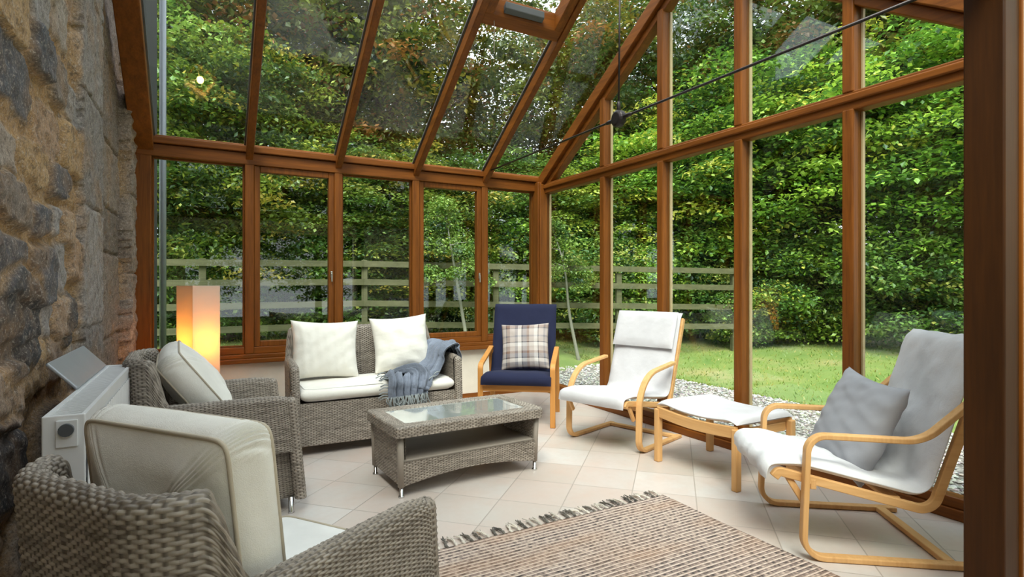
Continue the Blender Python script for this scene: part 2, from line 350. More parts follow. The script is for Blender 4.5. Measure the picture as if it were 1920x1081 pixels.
def slab_cushion(name, w, d, t, mat, parent=None, seed=0, n=40, r=.35, bulge=.018, piping=None, **kw):
    """box cushion lying in xy, thickness z, with puffed faces and rounded edges, base at z=0"""
    m = 10; th = np.linspace(-math.pi / 2, math.pi / 2, m); 
    k = 4 * n; ang = np.linspace(0, 2 * math.pi, k, endpoint=False); e = 16.
    cx = np.sign(np.cos(ang)) * np.abs(np.cos(ang)) ** (2 / e); cy = np.sign(np.sin(ang)) * np.abs(np.sin(ang)) ** (2 / e)
    V = []; rr = t * r
    for a in th:
        zz = t / 2 + (t / 2 - rr * .4) * math.sin(a) ; ins = rr * (1 - math.cos(a))
        bul = .012 * math.cos(a)
        V.append(np.stack([cx * (w / 2 - ins + bul), cy * (d / 2 - ins + bul), np.full(k, zz)], -1))
    rings = 12; top = V[-1].copy(); bot = V[0].copy(); tops = []; bots = []
    for j in range(1, rings + 1):
        s = 1 - j / rings; z = (1 - s ** 2) * bulge
        T = top * [s, s, 1] + [0, 0, z]; T[:, 2] += fnoise(T[:, 0] * 9, T[:, 1] * 9, seed) * .004; tops.append(T); B = bot * [s, s, 1]; bots.insert(0, B)
    allr = bots + V + tops; A = np.vstack(allr)
    F = gfaces(len(allr), k, False, True)
    o = mesh(name, A, F, mat, parent, smooth=True, **kw)
    if piping:
        for ring in (V[2], V[-3]): pass
        pts = np.vstack([V[-2], V[-2][:1]]) + [0, 0, .001]; tube('piping', pts[::4].tolist() + [pts[0].tolist()], .0035, piping, o, 6)
        pts = np.vstack([V[1], V[1][:1]]); tube('piping', pts[::4].tolist() + [pts[0].tolist()], .0035, piping, o, 6)
    return o

exec_order = []
#@@STRUCTURE
# ------------------------------------------------------------------ the room
YA, XB, YC, YR = 5.47, 3.355, .90, 3.19           # rear wall, gable wall, near eave, ridge
SL = .655
def zr(y): return 2.42 + SL * (5.45 - y) if y >= YR else 2.42 + SL * (5.45 - 2 * YR + y)
box('floor', (-.75, 3.47, -1.6, 5.6, -.12, 0), 'floor_tiles', bevel=0, kind='structure', label='pale stone-tiled sunroom floor laid diagonally', cat='floor')

# stone house wall on the left: rubble stones, quoin columns
def stone_wall():
    y0, y1, z0, z1 = -1.6, 5.50, -.02, 4.2; st = .0125
    ny, nz = int((y1 - y0) / st), int((z1 - z0) / st)
    Y, Z = np.meshgrid(np.linspace(y0, y1, ny), np.linspace(z0, z1, nz), indexing='ij')
    r = np.random.default_rng(5); seeds = []; z = z0 - .1; cid = 0
    while z < z1 + .3:
        hgt = r.uniform(.16, .34); y = y0 - .3 + r.uniform(0, .3)
        while y < 3.55:
            wd = r.uniform(.16, .55); seeds.append((y + wd / 2, z + hgt / 2 + r.uniform(-.05, .05), wd, hgt)); y += wd
        z += hgt
    seeds = np.array(seeds)
    wy = Y + fnoise(Y * 5, Z * 5, 3) * .030; wz = Z + fnoise(Y * 5, Z * 5, 4) * .028
    F1 = np.full(Y.shape, 9.); F2 = np.full(Y.shape, 9.); ID = np.zeros(Y.shape, int)
    for i, (sy, sz, wd, hg) in enumerate(seeds):
        dy, dz = np.abs(wy - sy) / (wd / 2), np.abs(wz - sz) / (hg / 2); d = (dy ** 5 + dz ** 5) ** .2
        m1 = d < F1; F2 = np.where(m1, F1, np.minimum(F2, d)); ID = np.where(m1, i, ID); F1 = np.where(m1, d, F1)
    pal = np.array([(.29, .205, .15), (.36, .24, .15), (.22, .19, .175), (.37, .235, .11), (.25, .235, .23), (.30, .25, .21), (.16, .13, .11), (.31, .19, .11), (.06, .065, .08)])
    pick = r.integers(0, len(pal), len(seeds)); pick[(pick == 8) & (r.random(len(seeds)) < .3)] = 2
    # the dark slate blocks low on the wall
    for i, (sy, sz, wd, hg) in enumerate(seeds):
        if 2.0 < sy < 2.75 and .95 < sz < 1.25: pick[i] = 8
    pal = pal * 1.5; colr = pal[pick][ID]; hgt_s = r.uniform(-.012, .022, len(seeds))[ID]
    mort = np.clip((F1 - .80) / .16, 0, 1)
    X = -.565 + hgt_s * (1 - mort) - .022 * mort + fnoise(Y * 12, Z * 12, 8, 3) * .007 + fnoise(Y * 30, Z * 30, 9, 2) * .0015
    mc = np.array([.50, .30, .13]); colr = colr * (1 - mort[..., None]) + mc * mort[..., None]
    # quoins
    def band(a, b, xo, c, joints, jw=.012, rough=.004, seed=1, jcol=(.10, .07, .05)):
        nonlocal X, colr
        e = fnoise(Z * 6, Z * 0, seed) * .02; mk = (Y > a + e) & (Y < b + e * .6)
        jd = np.min([np.abs(Z - j + fnoise(Y * 9, Y * 0, int(j * 10)) * .006) for j in joints], axis=0); jm = np.clip(1 - jd / jw, 0, 1)
        tone = 1 + .22 * np.sin(np.searchsorted(np.array(joints), Z) * 2.7 + seed)
        X = np.where(mk, xo + fnoise(Y * 16, Z * 16, seed + 20, 3) * rough - jm * .02, X)
        cc = np.array(c)[None, None] * tone[..., None] * (1 - jm[..., None]) + np.array(jcol) * jm[..., None]; colr = np.where(mk[..., None], cc, colr)
    band(3.50, 4.10, -.535, (.31, .28, .265), [.45, .98, 1.62, 2.2, 2.75, 3.3], .010, .005, 2)
    band(4.10, 5.12, -.575, (.23, .175, .135), [.30, .85, 1.42, 1.72, 2.16, 2.72, 3.2], .016, .007, 3)
    band(5.12, 5.6, -.495, (.36, .28, .22), [.6, 1.3, 1.9, 2.5, 3.1], .010, .012, 4)
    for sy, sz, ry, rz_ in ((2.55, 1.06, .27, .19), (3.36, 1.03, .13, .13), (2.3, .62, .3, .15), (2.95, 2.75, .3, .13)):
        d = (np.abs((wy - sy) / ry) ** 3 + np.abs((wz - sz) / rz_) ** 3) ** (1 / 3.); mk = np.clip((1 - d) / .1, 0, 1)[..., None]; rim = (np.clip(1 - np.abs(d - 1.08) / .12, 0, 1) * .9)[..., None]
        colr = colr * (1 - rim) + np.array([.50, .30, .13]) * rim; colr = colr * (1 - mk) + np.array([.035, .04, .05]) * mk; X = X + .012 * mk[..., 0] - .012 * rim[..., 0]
    V = np.stack([X, Y, Z], -1).reshape(-1, 3); F = gfaces(ny, nz)
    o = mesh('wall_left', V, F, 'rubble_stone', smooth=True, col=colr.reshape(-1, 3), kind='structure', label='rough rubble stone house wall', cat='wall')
    box('wall_core', (-.85, -.62, -1.6, 5.50, -.02, 4.2), 'render_dark', o, bevel=0)
stone_wall()
box('wall_outer', (-.95, -.47, 5.62, 7.3, -.1, 5.2), 'render_dark', bevel=.01, kind='structure', label='dark outside return of the house wall', cat='wall')
tube('downpipe', [(-.42, 7.36, -.1), (-.42, 7.36, 5.2)], .035, 'lead_pipe', kind='structure', label='grey drainpipe on outside corner of house wall', cat='pipe')

# rear wall (low plaster wall, windows, eave beam)
MX = [-.45, .34, 1.11, 1.88, 2.66, 3.38]
wr_ = empty('wall_rear', (0, 0, 0), kind='structure', label='rear sunroom wall with low white plaster base and timber windows', cat='wall')
box('plaster_base', (-.56, 3.45, YA, YA + .16, 0, .51), 'plaster', wr_)
box('skirting', (-.56, 3.36, YA - .012, YA, 0, .045), 'frame_wood_x', wr_, .002)
boxes('sill', [(-.50, 3.34, YA - .06, YA + .12, .515, .555), (-.50, 3.34, YA - .035, YA + .12, .555, .592)], 'frame_wood_x', wr_, .006)
boxes('eave_beam', [(-.50, 3.36, YA - .03, YA + .12, 2.27, 2.37), (-.50, 3.36, YA - .055, YA + .10, 2.375, 2.43), (-.50, 3.36, YA - .01, YA + .09, 2.43, 2.452)], 'frame_wood_x', wr_, .006)
box('bottom_rail', (-.50, 3.34, YA - .01, YA + .09, .592, .655), 'frame_wood_x', wr_, .006)
for i, x in enumerate(MX[:-1]):
    w = .038 if i else .06; box('mullion', (x - w, x + w, YA - .025, YA + .09, .592, 2.28), 'frame_wood_z', wr_, .008)
cp = boxes('trim_1', [(3.285, 3.47, YA - .10, YA + .10, 0, 2.37), (3.30, 3.40, YA - .125, YA - .1, 0, 2.35)], 'frame_wood_z', None, .01, kind='structure', label='thick timber corner post between rear and gable glazing', cat='post')
wi = 0
for i in range(5):
    a, b = MX[i] + (.06 if i == 0 else .038), MX[i + 1] - (.038 if i < 4 else .09); wi += 1
    w = empty('window_%d' % wi, ((a + b) / 2, YA + .03, .655), kind='structure', label='rear window %s' % ('casement with inner sash' if i in (1, 3) else 'fixed pane'), cat='window')
    hw = (b - a) / 2; ht = 2.27 - .655
    if i in (1, 3):
        boxes('sash', [(-hw, -hw + .05, -.04, .03, 0, ht), (hw - .05, hw, -.04, .03, 0, ht), (-hw + .05, hw - .05, -.04, .03, 0, .05), (-hw + .05, hw - .05, -.04, .03, ht - .055, ht)], 'frame_wood_z', w, .006)
        boxes('handle', [(hw - .035, hw - .018, -.055, -.04, .62, .68), (hw - .032, hw - .021, -.068, -.055, .58, .66)], 'handle_metal', w, .003); g = .05
        box('pane', (-hw + g, hw - g, -.002, .004, g, ht - g), 'window_glass', w, 0)
    else:
        boxes('bead', [(-hw, -hw + .014, -.01, .03, 0, ht), (hw - .014, hw, -.01, .03, 0, ht), (-hw + .014, hw - .014, -.01, .03, 0, .014), (-hw + .014, hw - .014, -.01, .03, ht - .014, ht)], 'frame_wood_z', w, .003); g = .014
        box('pane', (-hw + g, hw - g, -.002, .004, g, ht - g), 'window_glass', w, 0)

# gable wall on the right
GY = [5.37, 4.305, 3.52, 2.735, 1.95, 1.165, .93]
def zg(y): return zr(y) - .20
wg = empty('wall_right', (0, 0, 0), kind='structure', label='tall glazed timber gable wall looking on the garden', cat='wall')
boxes('bottom_rail', [(XB, XB + .11, YC - .05, YA - .1, 0, .055), (XB + .02, XB + .11, YC - .05, YA - .1, .055, .11)], 'frame_wood_y', wg, .006)
boxes('transom', [(XB + .005, XB + .10, YC - .05, YA - .1, 2.24, 2.355), (XB - .015, XB + .005, YC - .05, YA - .1, 2.29, 2.335)], 'frame_wood_y', wg, .008)
for y in GY[1:6]:
    box('mullion', (XB, XB + .10, y - .034, y + .034, .11, 2.25), 'frame_wood_z', wg, .008)
    box('mullion', (XB, XB + .10, y - .034, y + .034, 2.35, zg(y) + .04), 'frame_wood_z', wg, .008)
def slope_beam(name, x0, x1, ya, yb, lo, hi, mat, parent=None, bevel=.006, **kw):
    V = [(x, y, zr(y) + d) for (y) in (ya, yb) for (x, d) in ((x0, lo), (x1, lo), (x1, hi), (x0, hi))]
    F = [(0, 1, 2, 3), (7, 6, 5, 4), (0, 4, 5, 1), (1, 5, 6, 2), (2, 6, 7, 3), (3, 7, 4, 0)]
    return mesh(name, V, F, mat, parent, bevel=bevel, **kw)
for ya, yb in ((YA + .02, YR), (YC - .1, YR)):
    slope_beam('gable_rafter', XB - .03, XB + .12, ya, yb, -.13, .0, 'frame_wood_y', wg)
    slope_beam('gable_trim', XB + .01, XB + .10, ya, yb, -.205, -.13, 'frame_wood_y', wg)
gx = XB + .055
for i in range(len(GY) - 1):
    ya, yb = GY[i] - (.0 if i == 0 else .034), GY[i + 1] + .034; wi += 1
    w = empty('window_%d' % wi, (gx, (ya + yb) / 2, .11), kind='structure', label='tall fixed gable pane below the transom', cat='window')
    mesh('pane', [(0, ya - (ya + yb) / 2, 0), (0, yb - (ya + yb) / 2, 0), (0, yb - (ya + yb) / 2, 2.13), (0, ya - (ya + yb) / 2, 2.13)], [(0, 1, 2, 3)], 'window_glass', w, solid=.006)
    h = (ya - yb) / 2
    boxes('bead', [(.024, .05, -h, -h + .012, 0, 2.13), (.024, .05, h - .012, h, 0, 2.13)], 'lit_edge_bead', w, .002)  # light strips stand in for daylight catching the mullion sides
    wi += 1; w = empty('window_%d' % wi, (gx, (ya + yb) / 2, 2.355), kind='structure', label='gable pane above the transom under the rafter', cat='window'); c = (ya + yb) / 2
    ys = [ya, yb] + ([YR] if yb < YR < ya else []); tops = sorted(set([ya, YR, yb] if yb < YR < ya else [ya, yb]), reverse=True)
    V = [(0, ya - c, 0), (0, yb - c, 0)] + [(0, y - c, max(.01, zg(y) + .03 - 2.355)) for y in reversed(tops)]
    mesh('pane', V, [tuple(range(len(V)))], 'window_glass', w, solid=.006)
    boxes('bead', [(.024, .05, h - .012, h, 0, max(.02, zg(ya) - 2.355))] + [(.024, .05, -h, -h + .012, 0, max(.02, zg(yb) - 2.355))], 'lit_edge_bead', w, .002)

# roof: rafters and panes
roof = empty('ceiling', (0, 0, 0), kind='structure', label='pitched glass roof on timber rafters', cat='roof')
for i, x in enumerate(MX[:-1]):
    hw = .03 if i else .075
    for ya, yb in ((YA - .02, YR), (YC, YR)):
        slope_beam('rafter', x - hw, x + hw, ya, yb, -.115, -.005, 'frame_wood_y', roof)
        slope_beam('glazing_cap', x - hw - .012, x + hw + .012, ya + (.05 if ya > 3 else -.05), yb, .012, .03, 'slate', roof, .002)
box('ridge_beam', (-.50, 3.46, YR - .05, YR + .05, 3.72, 3.90), 'frame_wood_x', roof)
boxes('near_eave_beam', [(-.50, 3.46, YC - .05, YC + .06, 2.27, 2.44)], 'frame_wood_x', roof)
for i in range(5):
    a, b = MX[i] + .03, MX[i + 1] - .03
    if i == 3:
        V = [(a, YA + .05, zr(YA + .05)), (b, YA + .05, zr(YA + .05)), (b, 3.96, zr(3.96)), (a, 3.96, zr(3.96))]
    else: V = [(a, YA + .05, zr(YA + .05)), (b, YA + .05, zr(YA + .05)), (b, YR, zr(YR)), (a, YR, zr(YR))]
    mesh('roof_pane', V, [(0, 1, 2, 3)], 'window_glass', roof, solid=.008)
    V = [(a, YC - .08, zr(YC - .08)), (b, YC - .08, zr(YC - .08)), (b, YR, zr(YR)), (a, YR, zr(YR))]
    mesh('roof_pane', V, [(3, 2, 1, 0)], 'window_glass', roof, solid=.008)
# roof window between the third and fourth rafters
sk = empty('window_30', (0, 0, 0), kind='structure', label='opening roof window framed in timber near the ridge', cat='window')
a, b = MX[3] + .03, MX[4] - .03
slope_beam('frame_rail', a, b, 3.99, 3.91, -.10, .05, 'frame_wood_x', sk); slope_beam('frame_rail', a, b, 3.32, 3.24, -.10, .05, 'frame_wood_x', sk)
slope_beam('frame_stile', a, a + .075, 3.91, 3.32, -.10, .05, 'frame_wood_y', sk); slope_beam('frame_stile', b - .075, b, 3.91, 3.32, -.10, .05, 'frame_wood_y', sk)
mesh('pane', [(a + .07, 3.92, zr(3.92) + .03), (b - .07, 3.92, zr(3.92) + .03), (b - .07, 3.32, zr(3.32) + .03), (a + .07, 3.32, zr(3.32) + .03)], [(0, 1, 2, 3)], 'window_glass', sk, solid=.006)
slope_beam('opener_motor', a + .16, b - .20, 3.905, 3.865, -.075, -.02, 'slate', sk)
tube('pull_cord', [(a + .10, 3.95, zr(3.95) - .10), (a + .10, 3.95, zr(3.95) - .35)], .004, 'beige_piping', sk, 6)

# near wall: the thick door post at the right edge of the view
dn = empty('door_1', (0, 0, 0), kind='structure', label='shade-darkened timber door post and frame close to the camera', cat='door frame')
boxes('door_post', [(2.373, 2.487, .85, .97, 0, 2.30)], 'shaded_post_wood', dn, .006)
box('door_stop', (2.487, 2.50, .842, .858, 0, 2.30), 'frame_wood_z', dn, .003)
box('wall_near', (2.487, 3.35, .86, .94, 0, 2.27), 'plaster', bevel=.004, kind='structure', label='narrow white plastered near wall beside the door post', cat='wall')

# the house room the camera stands in: plain walls and ceiling behind the opening
boxes('ceiling_house', [(-.62, 3.47, -1.75, -.35, 2.45, 2.55)], 'plaster', bevel=0, kind='structure', label='plain plastered house ceiling before the sunroom opening', cat='ceiling')
boxes('ceiling_added_pane', [(-.5, 3.4, -.35, .84, 2.46, 2.468)], 'window_glass', bevel=0, kind='structure', label='added unseen flat glazing letting daylight onto the near seats', cat='ceiling')  # unseen glazing added to brighten the nearest armchair from above
boxes('wall_back', [(-.62, -.35, -1.75, -1.6, 0, 2.45), (2.9, 3.47, -1.75, -1.6, 0, 2.45), (-.35, 2.9, -1.75, -1.6, 2.3, 2.45)], 'plaster', bevel=0, kind='structure', label='plain plastered wall behind the camera with a wide opening added for daylight', cat='wall')  # opening added so daylight reaches surfaces that face the camera
boxes('wall_side', [(3.36, 3.47, -1.6, .86, 0, 2.45)], 'plaster', bevel=0, kind='structure', label='plain plastered side wall of the house room', cat='wall')
# tie rod
tr = empty('tie_rod', (2.65, 3.2, 2.42), label='thin dark steel tie rod with round central joint under the glass roof', cat='tie rod')
tube('horizontal_rod', [(0, 2.23, .0), (0, -2.3, .0)], .008, 'steel_rod', tr)
tube('hanging_rod', [(0, 0, .02), (0, -.02, 1.33)], .007, 'steel_rod', tr)
Vd, Fd = tubeVF([(-.034, 0, 0), (-.02, 0, 0), (.02, 0, 0), (.034, 0, 0)], [.044, .062, .062, .044], 20); mesh('joint_ring', Vd, Fd, 'steel_rod', tr, bevel=.005)
tube('turnbuckle', [(0, .05, 0), (0, .075, 0), (0, .12, 0), (0, .15, 0)], [.009, .015, .015, .009], 'steel_rod', tr)
tube('turnbuckle', [(0, -.05, 0), (0, -.075, 0), (0, -.12, 0), (0, -.15, 0)], [.009, .015, .015, .009], 'steel_rod', tr)
tube('turnbuckle', [(0, 0, .05), (0, 0, .07), (0, 0, .11), (0, 0, .13)], [.008, .014, .014, .008], 'steel_rod', tr)
#@@FURNITURE
# ------------------------------------------------------------------ wicker seating
def wicker_seat(name, Wd, D, Ha, Hb, loc, rz, label, cat, lean=.06, sn=1.0, rc=.10, taper=.05):
    """local: x forward (front at +D/2), y across. Woven shell (arms + back), front panel, deck, feet"""
    root = empty(name, loc, rz, label=label, cat=cat)
    th = .055; hw = Wd / 2 - th / 2; xf = D / 2 - .035; xb = -D / 2 + th / 2
    # plan centre line: front right -> back -> front left
    c = arcpath([(xf, -hw, 0), (xb, -hw, 0), (xb, hw, 0), (xf, hw, 0)], [rc, rc], 14)
    seg = np.linalg.norm(np.diff(c, axis=0), axis=1); cs = np.concatenate([[0], np.cumsum(seg)]); L = cs[-1]
    s_ = np.linspace(0, L, 400); cx, cy = np.interp(s_, cs, c[:, 0]), np.interp(s_, cs, c[:, 1])
    k = np.ones(31) / 31; cxs = np.convolve(np.pad(cx, 15, 'edge'), k, 'valid'); cys = np.convolve(np.pad(cy, 15, 'edge'), k, 'valid')
    tx, ty = np.gradient(cxs), np.gradient(cys); ln = np.hypot(tx, ty); tx, ty = tx / ln, ty / ln   # outward normal = (ty,-tx) for this direction
    r = th / 2; z0 = .07; zi = .33
    back0 = (xf - xb) - rc * 1.0
    def H(s):
        d = np.minimum(s, L - s); t = np.clip((d - back0 + .01) / .075, 0, 1); t = t * t * (3 - 2 * t)
        front = np.clip(1 - d / .12, 0, 1) ** 2 * .012
        return Ha + (Hb - Ha) * t - front
    LV = (Hb - z0) + math.pi * r + (Hb - zi)
    def P(U, V):
        h = H(U); px, py = np.interp(U, s_, cxs), np.interp(U, s_, cys); nx, ny = np.interp(U, s_, ty), -np.interp(U, s_, tx)
        a, bb, cc = h - r - z0, math.pi * r, h - r - zi; tot = a + bb + cc; v = V / LV * tot
        off = np.where(v < a, r, np.where(v < a + bb, r * np.cos((v - a) / r), -r)); z = np.where(v < a, z0 + v, np.where(v < a + bb, h - r + r * np.sin(np.clip((v - a) / r, 0, math.pi)), h - r - (v - a - bb)))
        # arms sweep forward towards the foot
        d = np.minimum(U, L - U); wf = np.clip(1 - d / (xf - xb), 0, 1); x = px + nx * off + lean * wf * np.clip((Ha - z) / Ha, -.2, 1)
        isb = np.clip((d - back0) / .2, 0, 1); x = x - isb * .05 * np.clip((z - .3) / .5, 0, 1.2)
        flare = .012 * np.clip((z - .1), 0, .5); y = py + ny * off + np.sign(py) * flare
        y = y * (1 - taper * np.clip((xf - x) / (xf - xb), 0, 1))
        return np.stack([x, y, z], -1)
    nu, nv = int(L / .0036 * sn), int(LV / .0022 * sn)
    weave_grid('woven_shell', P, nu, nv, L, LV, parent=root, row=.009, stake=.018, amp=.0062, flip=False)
    for sy in (-1, 1):       # rounded front post of each arm
        def Pp(U, V, sy=sy):
            a = U / (r * 1.0); z = z0 + V; rr_ = np.sqrt(np.clip(1 - (np.clip(z - (Ha - .010 - r), 0, r) / r) ** 2, .0004, 1)); x = xf + lean * np.clip((Ha - z) / Ha, -.2, 1) + r * rr_ * np.cos(a); y = sy * hw + r * rr_ * np.sin(a) + sy * .012 * np.clip(z - .1, 0, .5)
            return np.stack([x, y, z], -1)
        weave_grid('arm_front', Pp, 48, int((Ha - z0 - .02) / .0025), 2 * math.pi * r, Ha - z0 - .0101, parent=root, wu=True, row=.009, stake=.018, amp=.0045)
    wi_ = Wd - 2 * th
    def Pf(U, V):
        z = z0 + .0 + V; y = U - wi_ / 2; x = xf + .035 - .02 * (z / .35) + .012 * np.cos(y / wi_ * math.pi); return np.stack([x, y, z], -1)
    weave_grid('front_panel', Pf, int(wi_ / .005), 110, wi_, .30, parent=root, row=.009, stake=.018, amp=.0058)
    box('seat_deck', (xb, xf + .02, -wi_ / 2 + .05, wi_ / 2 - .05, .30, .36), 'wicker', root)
    for x in (-D / 2 + .06, D / 2 - .03):
        for sy in (-1, 1): yl = sy * hw * (1 - taper * (x < 0)); tube('leg', [(x, yl, 0), (x, yl, .006), (x, yl, .085)], [.017, .013, .015], 'chrome', root, 12)
    return root

A1 = wicker_seat('wicker_armchair', .74, .72, .62, .84, (.055, 3.48, 0), R(2), 'grey wicker armchair against the white radiator in front of the paper lamp', 'armchair')
A2 = wicker_seat('wicker_armchair', .70, .70, .62, .82, (.085, 1.555, 0), R(36), 'nearest grey wicker armchair seen from behind beside the stone wall', 'armchair', sn=1.25, taper=.17)
SO = wicker_seat('wicker_sofa', 1.28, .72, .64, .86, (1.165, 4.48, 0), R(-90), 'two-seat grey wicker sofa under the rear windows', 'sofa', sn=.85)

def place(o, loc, rx=0, ry=0, rz=0):
    o.location = loc; o.rotation_euler = (rx, ry, rz); return o
def seat_pos(root_loc, rz, x, y, z):
    c, s = math.cos(rz), math.sin(rz); return (root_loc[0] + x * c - y * s, root_loc[1] + x * s + y * c, z)
# seat cushions
place(slab_cushion('seat_cushion', .60, .60, .11, 'white_fabric', seed=3, piping='beige_piping', label='white box seat cushion in the wicker armchair by the radiator', cat='cushion'), seat_pos((.055, 3.48), R(2), .075, 0, .362), rz=R(2))
place(slab_cushion('seat_cushion', .57, .56, .10, 'white_fabric', seed=4, piping='beige_piping', label='white box seat cushion in the nearest wicker armchair', cat='cushion'), seat_pos((.105, 1.555), R(36), .075, 0, .362), rz=R(36))
place(slab_cushion('seat_cushion', .56, 1.15, .12, 'cream_fabric', seed=5, bulge=.01, piping='white_fabric', label='long cream seat cushion of the wicker sofa', cat='cushion'), (1.165, 4.395, .362), rz=R(-90))
# back cushions: local x width, z height, y thickness (front face at -y)
def boxpillow(name, w, h, t, mat, piping, seed, **kw):
    n = 60; lin = np.linspace(-1, 1, n); m = 9
    k = 4 * 40; ang = np.linspace(0, 2 * math.pi, k, endpoint=False); e = 16.
    cx = np.sign(np.cos(ang)) * np.abs(np.cos(ang)) ** (2 / e); cz = np.sign(np.sin(ang)) * np.abs(np.sin(ang)) ** (2 / e)
    rings = []
    for a in np.linspace(-1, 1, m):
        bul = .018 * (1 - a * a) - .012; wrk = .004 * np.sin(ang * 37 + a * 3 + seed) * (1 - a * a)
        rings.append(np.stack([cx * (w / 2 + bul + wrk), np.full(k, a * t / 2), cz * (h / 2 + bul + wrk)], -1))
    def face(base, sgn):
        out = []
        for j in range(1, 17):
            s = 1 - j / 16; T = base * [s, 1, s]; dome = (1 - s ** 2.2) * .055; rip = .0045 * np.sin(ang * 23 + seed * 2 + s * 2) * s ** 4 * (1 - s) * 4 + .008 * fnoise(T[:, 0] * 9, T[:, 2] * 7, seed) * (1 - s ** 3)
            T[:, 1] += sgn * (dome + rip); out.append(T)
        return out
    allr = face(rings[0], -1)[::-1] + rings + face(rings[-1], 1)
    o = mesh(name, np.vstack(allr), gfaces(len(allr), k, False, True), mat, None, smooth=True, **kw)
    for rg in (rings[0], rings[-1]):
        q = np.vstack([rg[::2], rg[:1]]); tube('piping', q.tolist(), .005, piping, o, 6)
    return o
def lean_cushion(o, xy, z, face, tilt, roll=0):
    """face = world angle the cushion front looks to; tilt back by tilt"""
    o.rotation_mode = 'XYZ'; Mx = Matrix.Rotation(face + math.pi / 2, 4, 'Z') @ Matrix.Rotation(-tilt, 4, 'X') @ Matrix.Rotation(roll, 4, 'Y')
    o.rotation_euler = Mx.to_euler(); o.location = (xy[0], xy[1], z); return o
o = boxpillow('back_cushion', .53, .46, .105, 'cream_fabric', 'beige_piping', 2, label='large plump cream back cushion with tan piping in the nearest wicker armchair', cat='cushion')
lean_cushion(o, seat_pos((.105, 1.555), R(36), -.16, .035, 0)[:2], .675, R(35), R(6), R(1))
o = boxpillow('back_cushion', .50, .46, .12, 'cream_fabric', 'beige_piping', 6, label='cream back cushion leaning in the wicker armchair by the radiator', cat='cushion')
lean_cushion(o, seat_pos((.055, 3.48), R(2), -.10, .0, 0)[:2], .665, R(0), R(36), R(-4))
o = pillow('throw_pillow', .52, .47, .19, 'cream_fabric', seed=3, label='cream square pillow at the left end of the wicker sofa', cat='pillow'); lean_cushion(o, (.83, 4.58), .695, R(-92), R(16), R(2))
o = pillow('throw_pillow', .49, .47, .18, 'cream_fabric', seed=8, label='cream square pillow beside the blue throw on the wicker sofa', cat='pillow'); lean_cushion(o, (1.45, 4.585), .715, R(-97), R(16), R(-4))

# throw over the sofa's right arm
def throw():
    root = empty('throw_blanket', (1.72, 4.42, .64), label='blue-grey knitted throw with fringe draped over the right arm of the sofa', cat='blanket')
    ctr = spline([(1.845, 4.50, .43), (1.845, 4.49, .55), (1.83, 4.47, .66), (1.77, 4.46, .70), (1.69, 4.42, .655), (1.63, 4.38, .56), (1.53, 4.32, .50), (1.42, 4.24, .492), (1.36, 4.13, .49), (1.34, 4.06, .46), (1.33, 4.05, .42), (1.33, 4.045, .37)], 90)
    wd = np.interp(np.linspace(0, 1, len(ctr)), [0, .25, .45, .62, .8, 1], [.38, .46, .44, .40, .34, .32])
    T = np.gradient(ctr, axis=0); T /= np.linalg.norm(T, axis=1)[:, None]
    n = len(ctr); m = 60; V = np.zeros((n, m, 3)); q = np.linspace(-.5, .5, m)
    for i in range(n):
        side0 = np.array([0, 1, 0.]); t = i / (n - 1); w = np.clip((t - .55) / .3, 0, 1); side = (1 - w) * np.array([0, 1, 0.]) + w * np.array([1., .25, 0.]); side -= T[i] * (side @ T[i]); side /= np.linalg.norm(side)
        nn = np.cross(T[i], side); nn /= np.linalg.norm(nn)
        if nn[2] < 0 and t < .8 and t > .15: nn = -nn
        if t <= .15 and nn[0] < 0: nn = -nn
        if t >= .8 and nn[1] > 0: nn = -nn
        fold = .016 * np.sin(q * 34 + t * 3) + .009 * np.sin(q * 71 + t * 8 + 1); fold = fold + .018
        droop = -np.clip(np.abs(q) - .38, 0, 1) * .18 * (1 if t < .8 else 0)
        V[i] = ctr[i] + side * (q * wd[i])[:, None] + nn * fold[:, None] + np.array([0, 0, 1.]) * droop[:, None]
    V -= np.array([1.72, 4.42, .64])
    mesh('cloth', V.reshape(-1, 3), gfaces(n, m), 'throw_fabric', root, smooth=True, solid=.006, subsurf=1)
    parts = []; r = random.Random(3)
    for j in range(0, m, 2):
        for rep in range(2):
            p = V[-1, j] + np.array([r.uniform(-.004, .004), r.uniform(-.01, .004), .01]); L = r.uniform(.06, .11)
            pts = [p, p + [r.uniform(-.02, .02), -.012, -L * .5], p + [r.uniform(-.035, .035), -.006 + r.uniform(-.012, .004), -L]]
            parts.append(tubeVF(spline(pts, 6), [.0045] * len(spline(pts, 6)), 5))
    for j in range(16):
        i = int(n * (.56 + .028 * j)); 
        if i >= n - 1: break
        p = V[i, 0]; d = np.array([-.05 - r.uniform(0, .03), -.01 + r.uniform(-.03, .03), 0]); pts = [p, p + d * .5 + [0, 0, .003], p + d + [0, 0, -.012]]
        sp = spline(pts, 6); parts.append(tubeVF(sp, [.0045] * len(sp), 5))
    Vv, F = merge(*parts); mesh('fringe', Vv, F, 'fringe_fabric', root, smooth=True, kind='stuff')
throw()

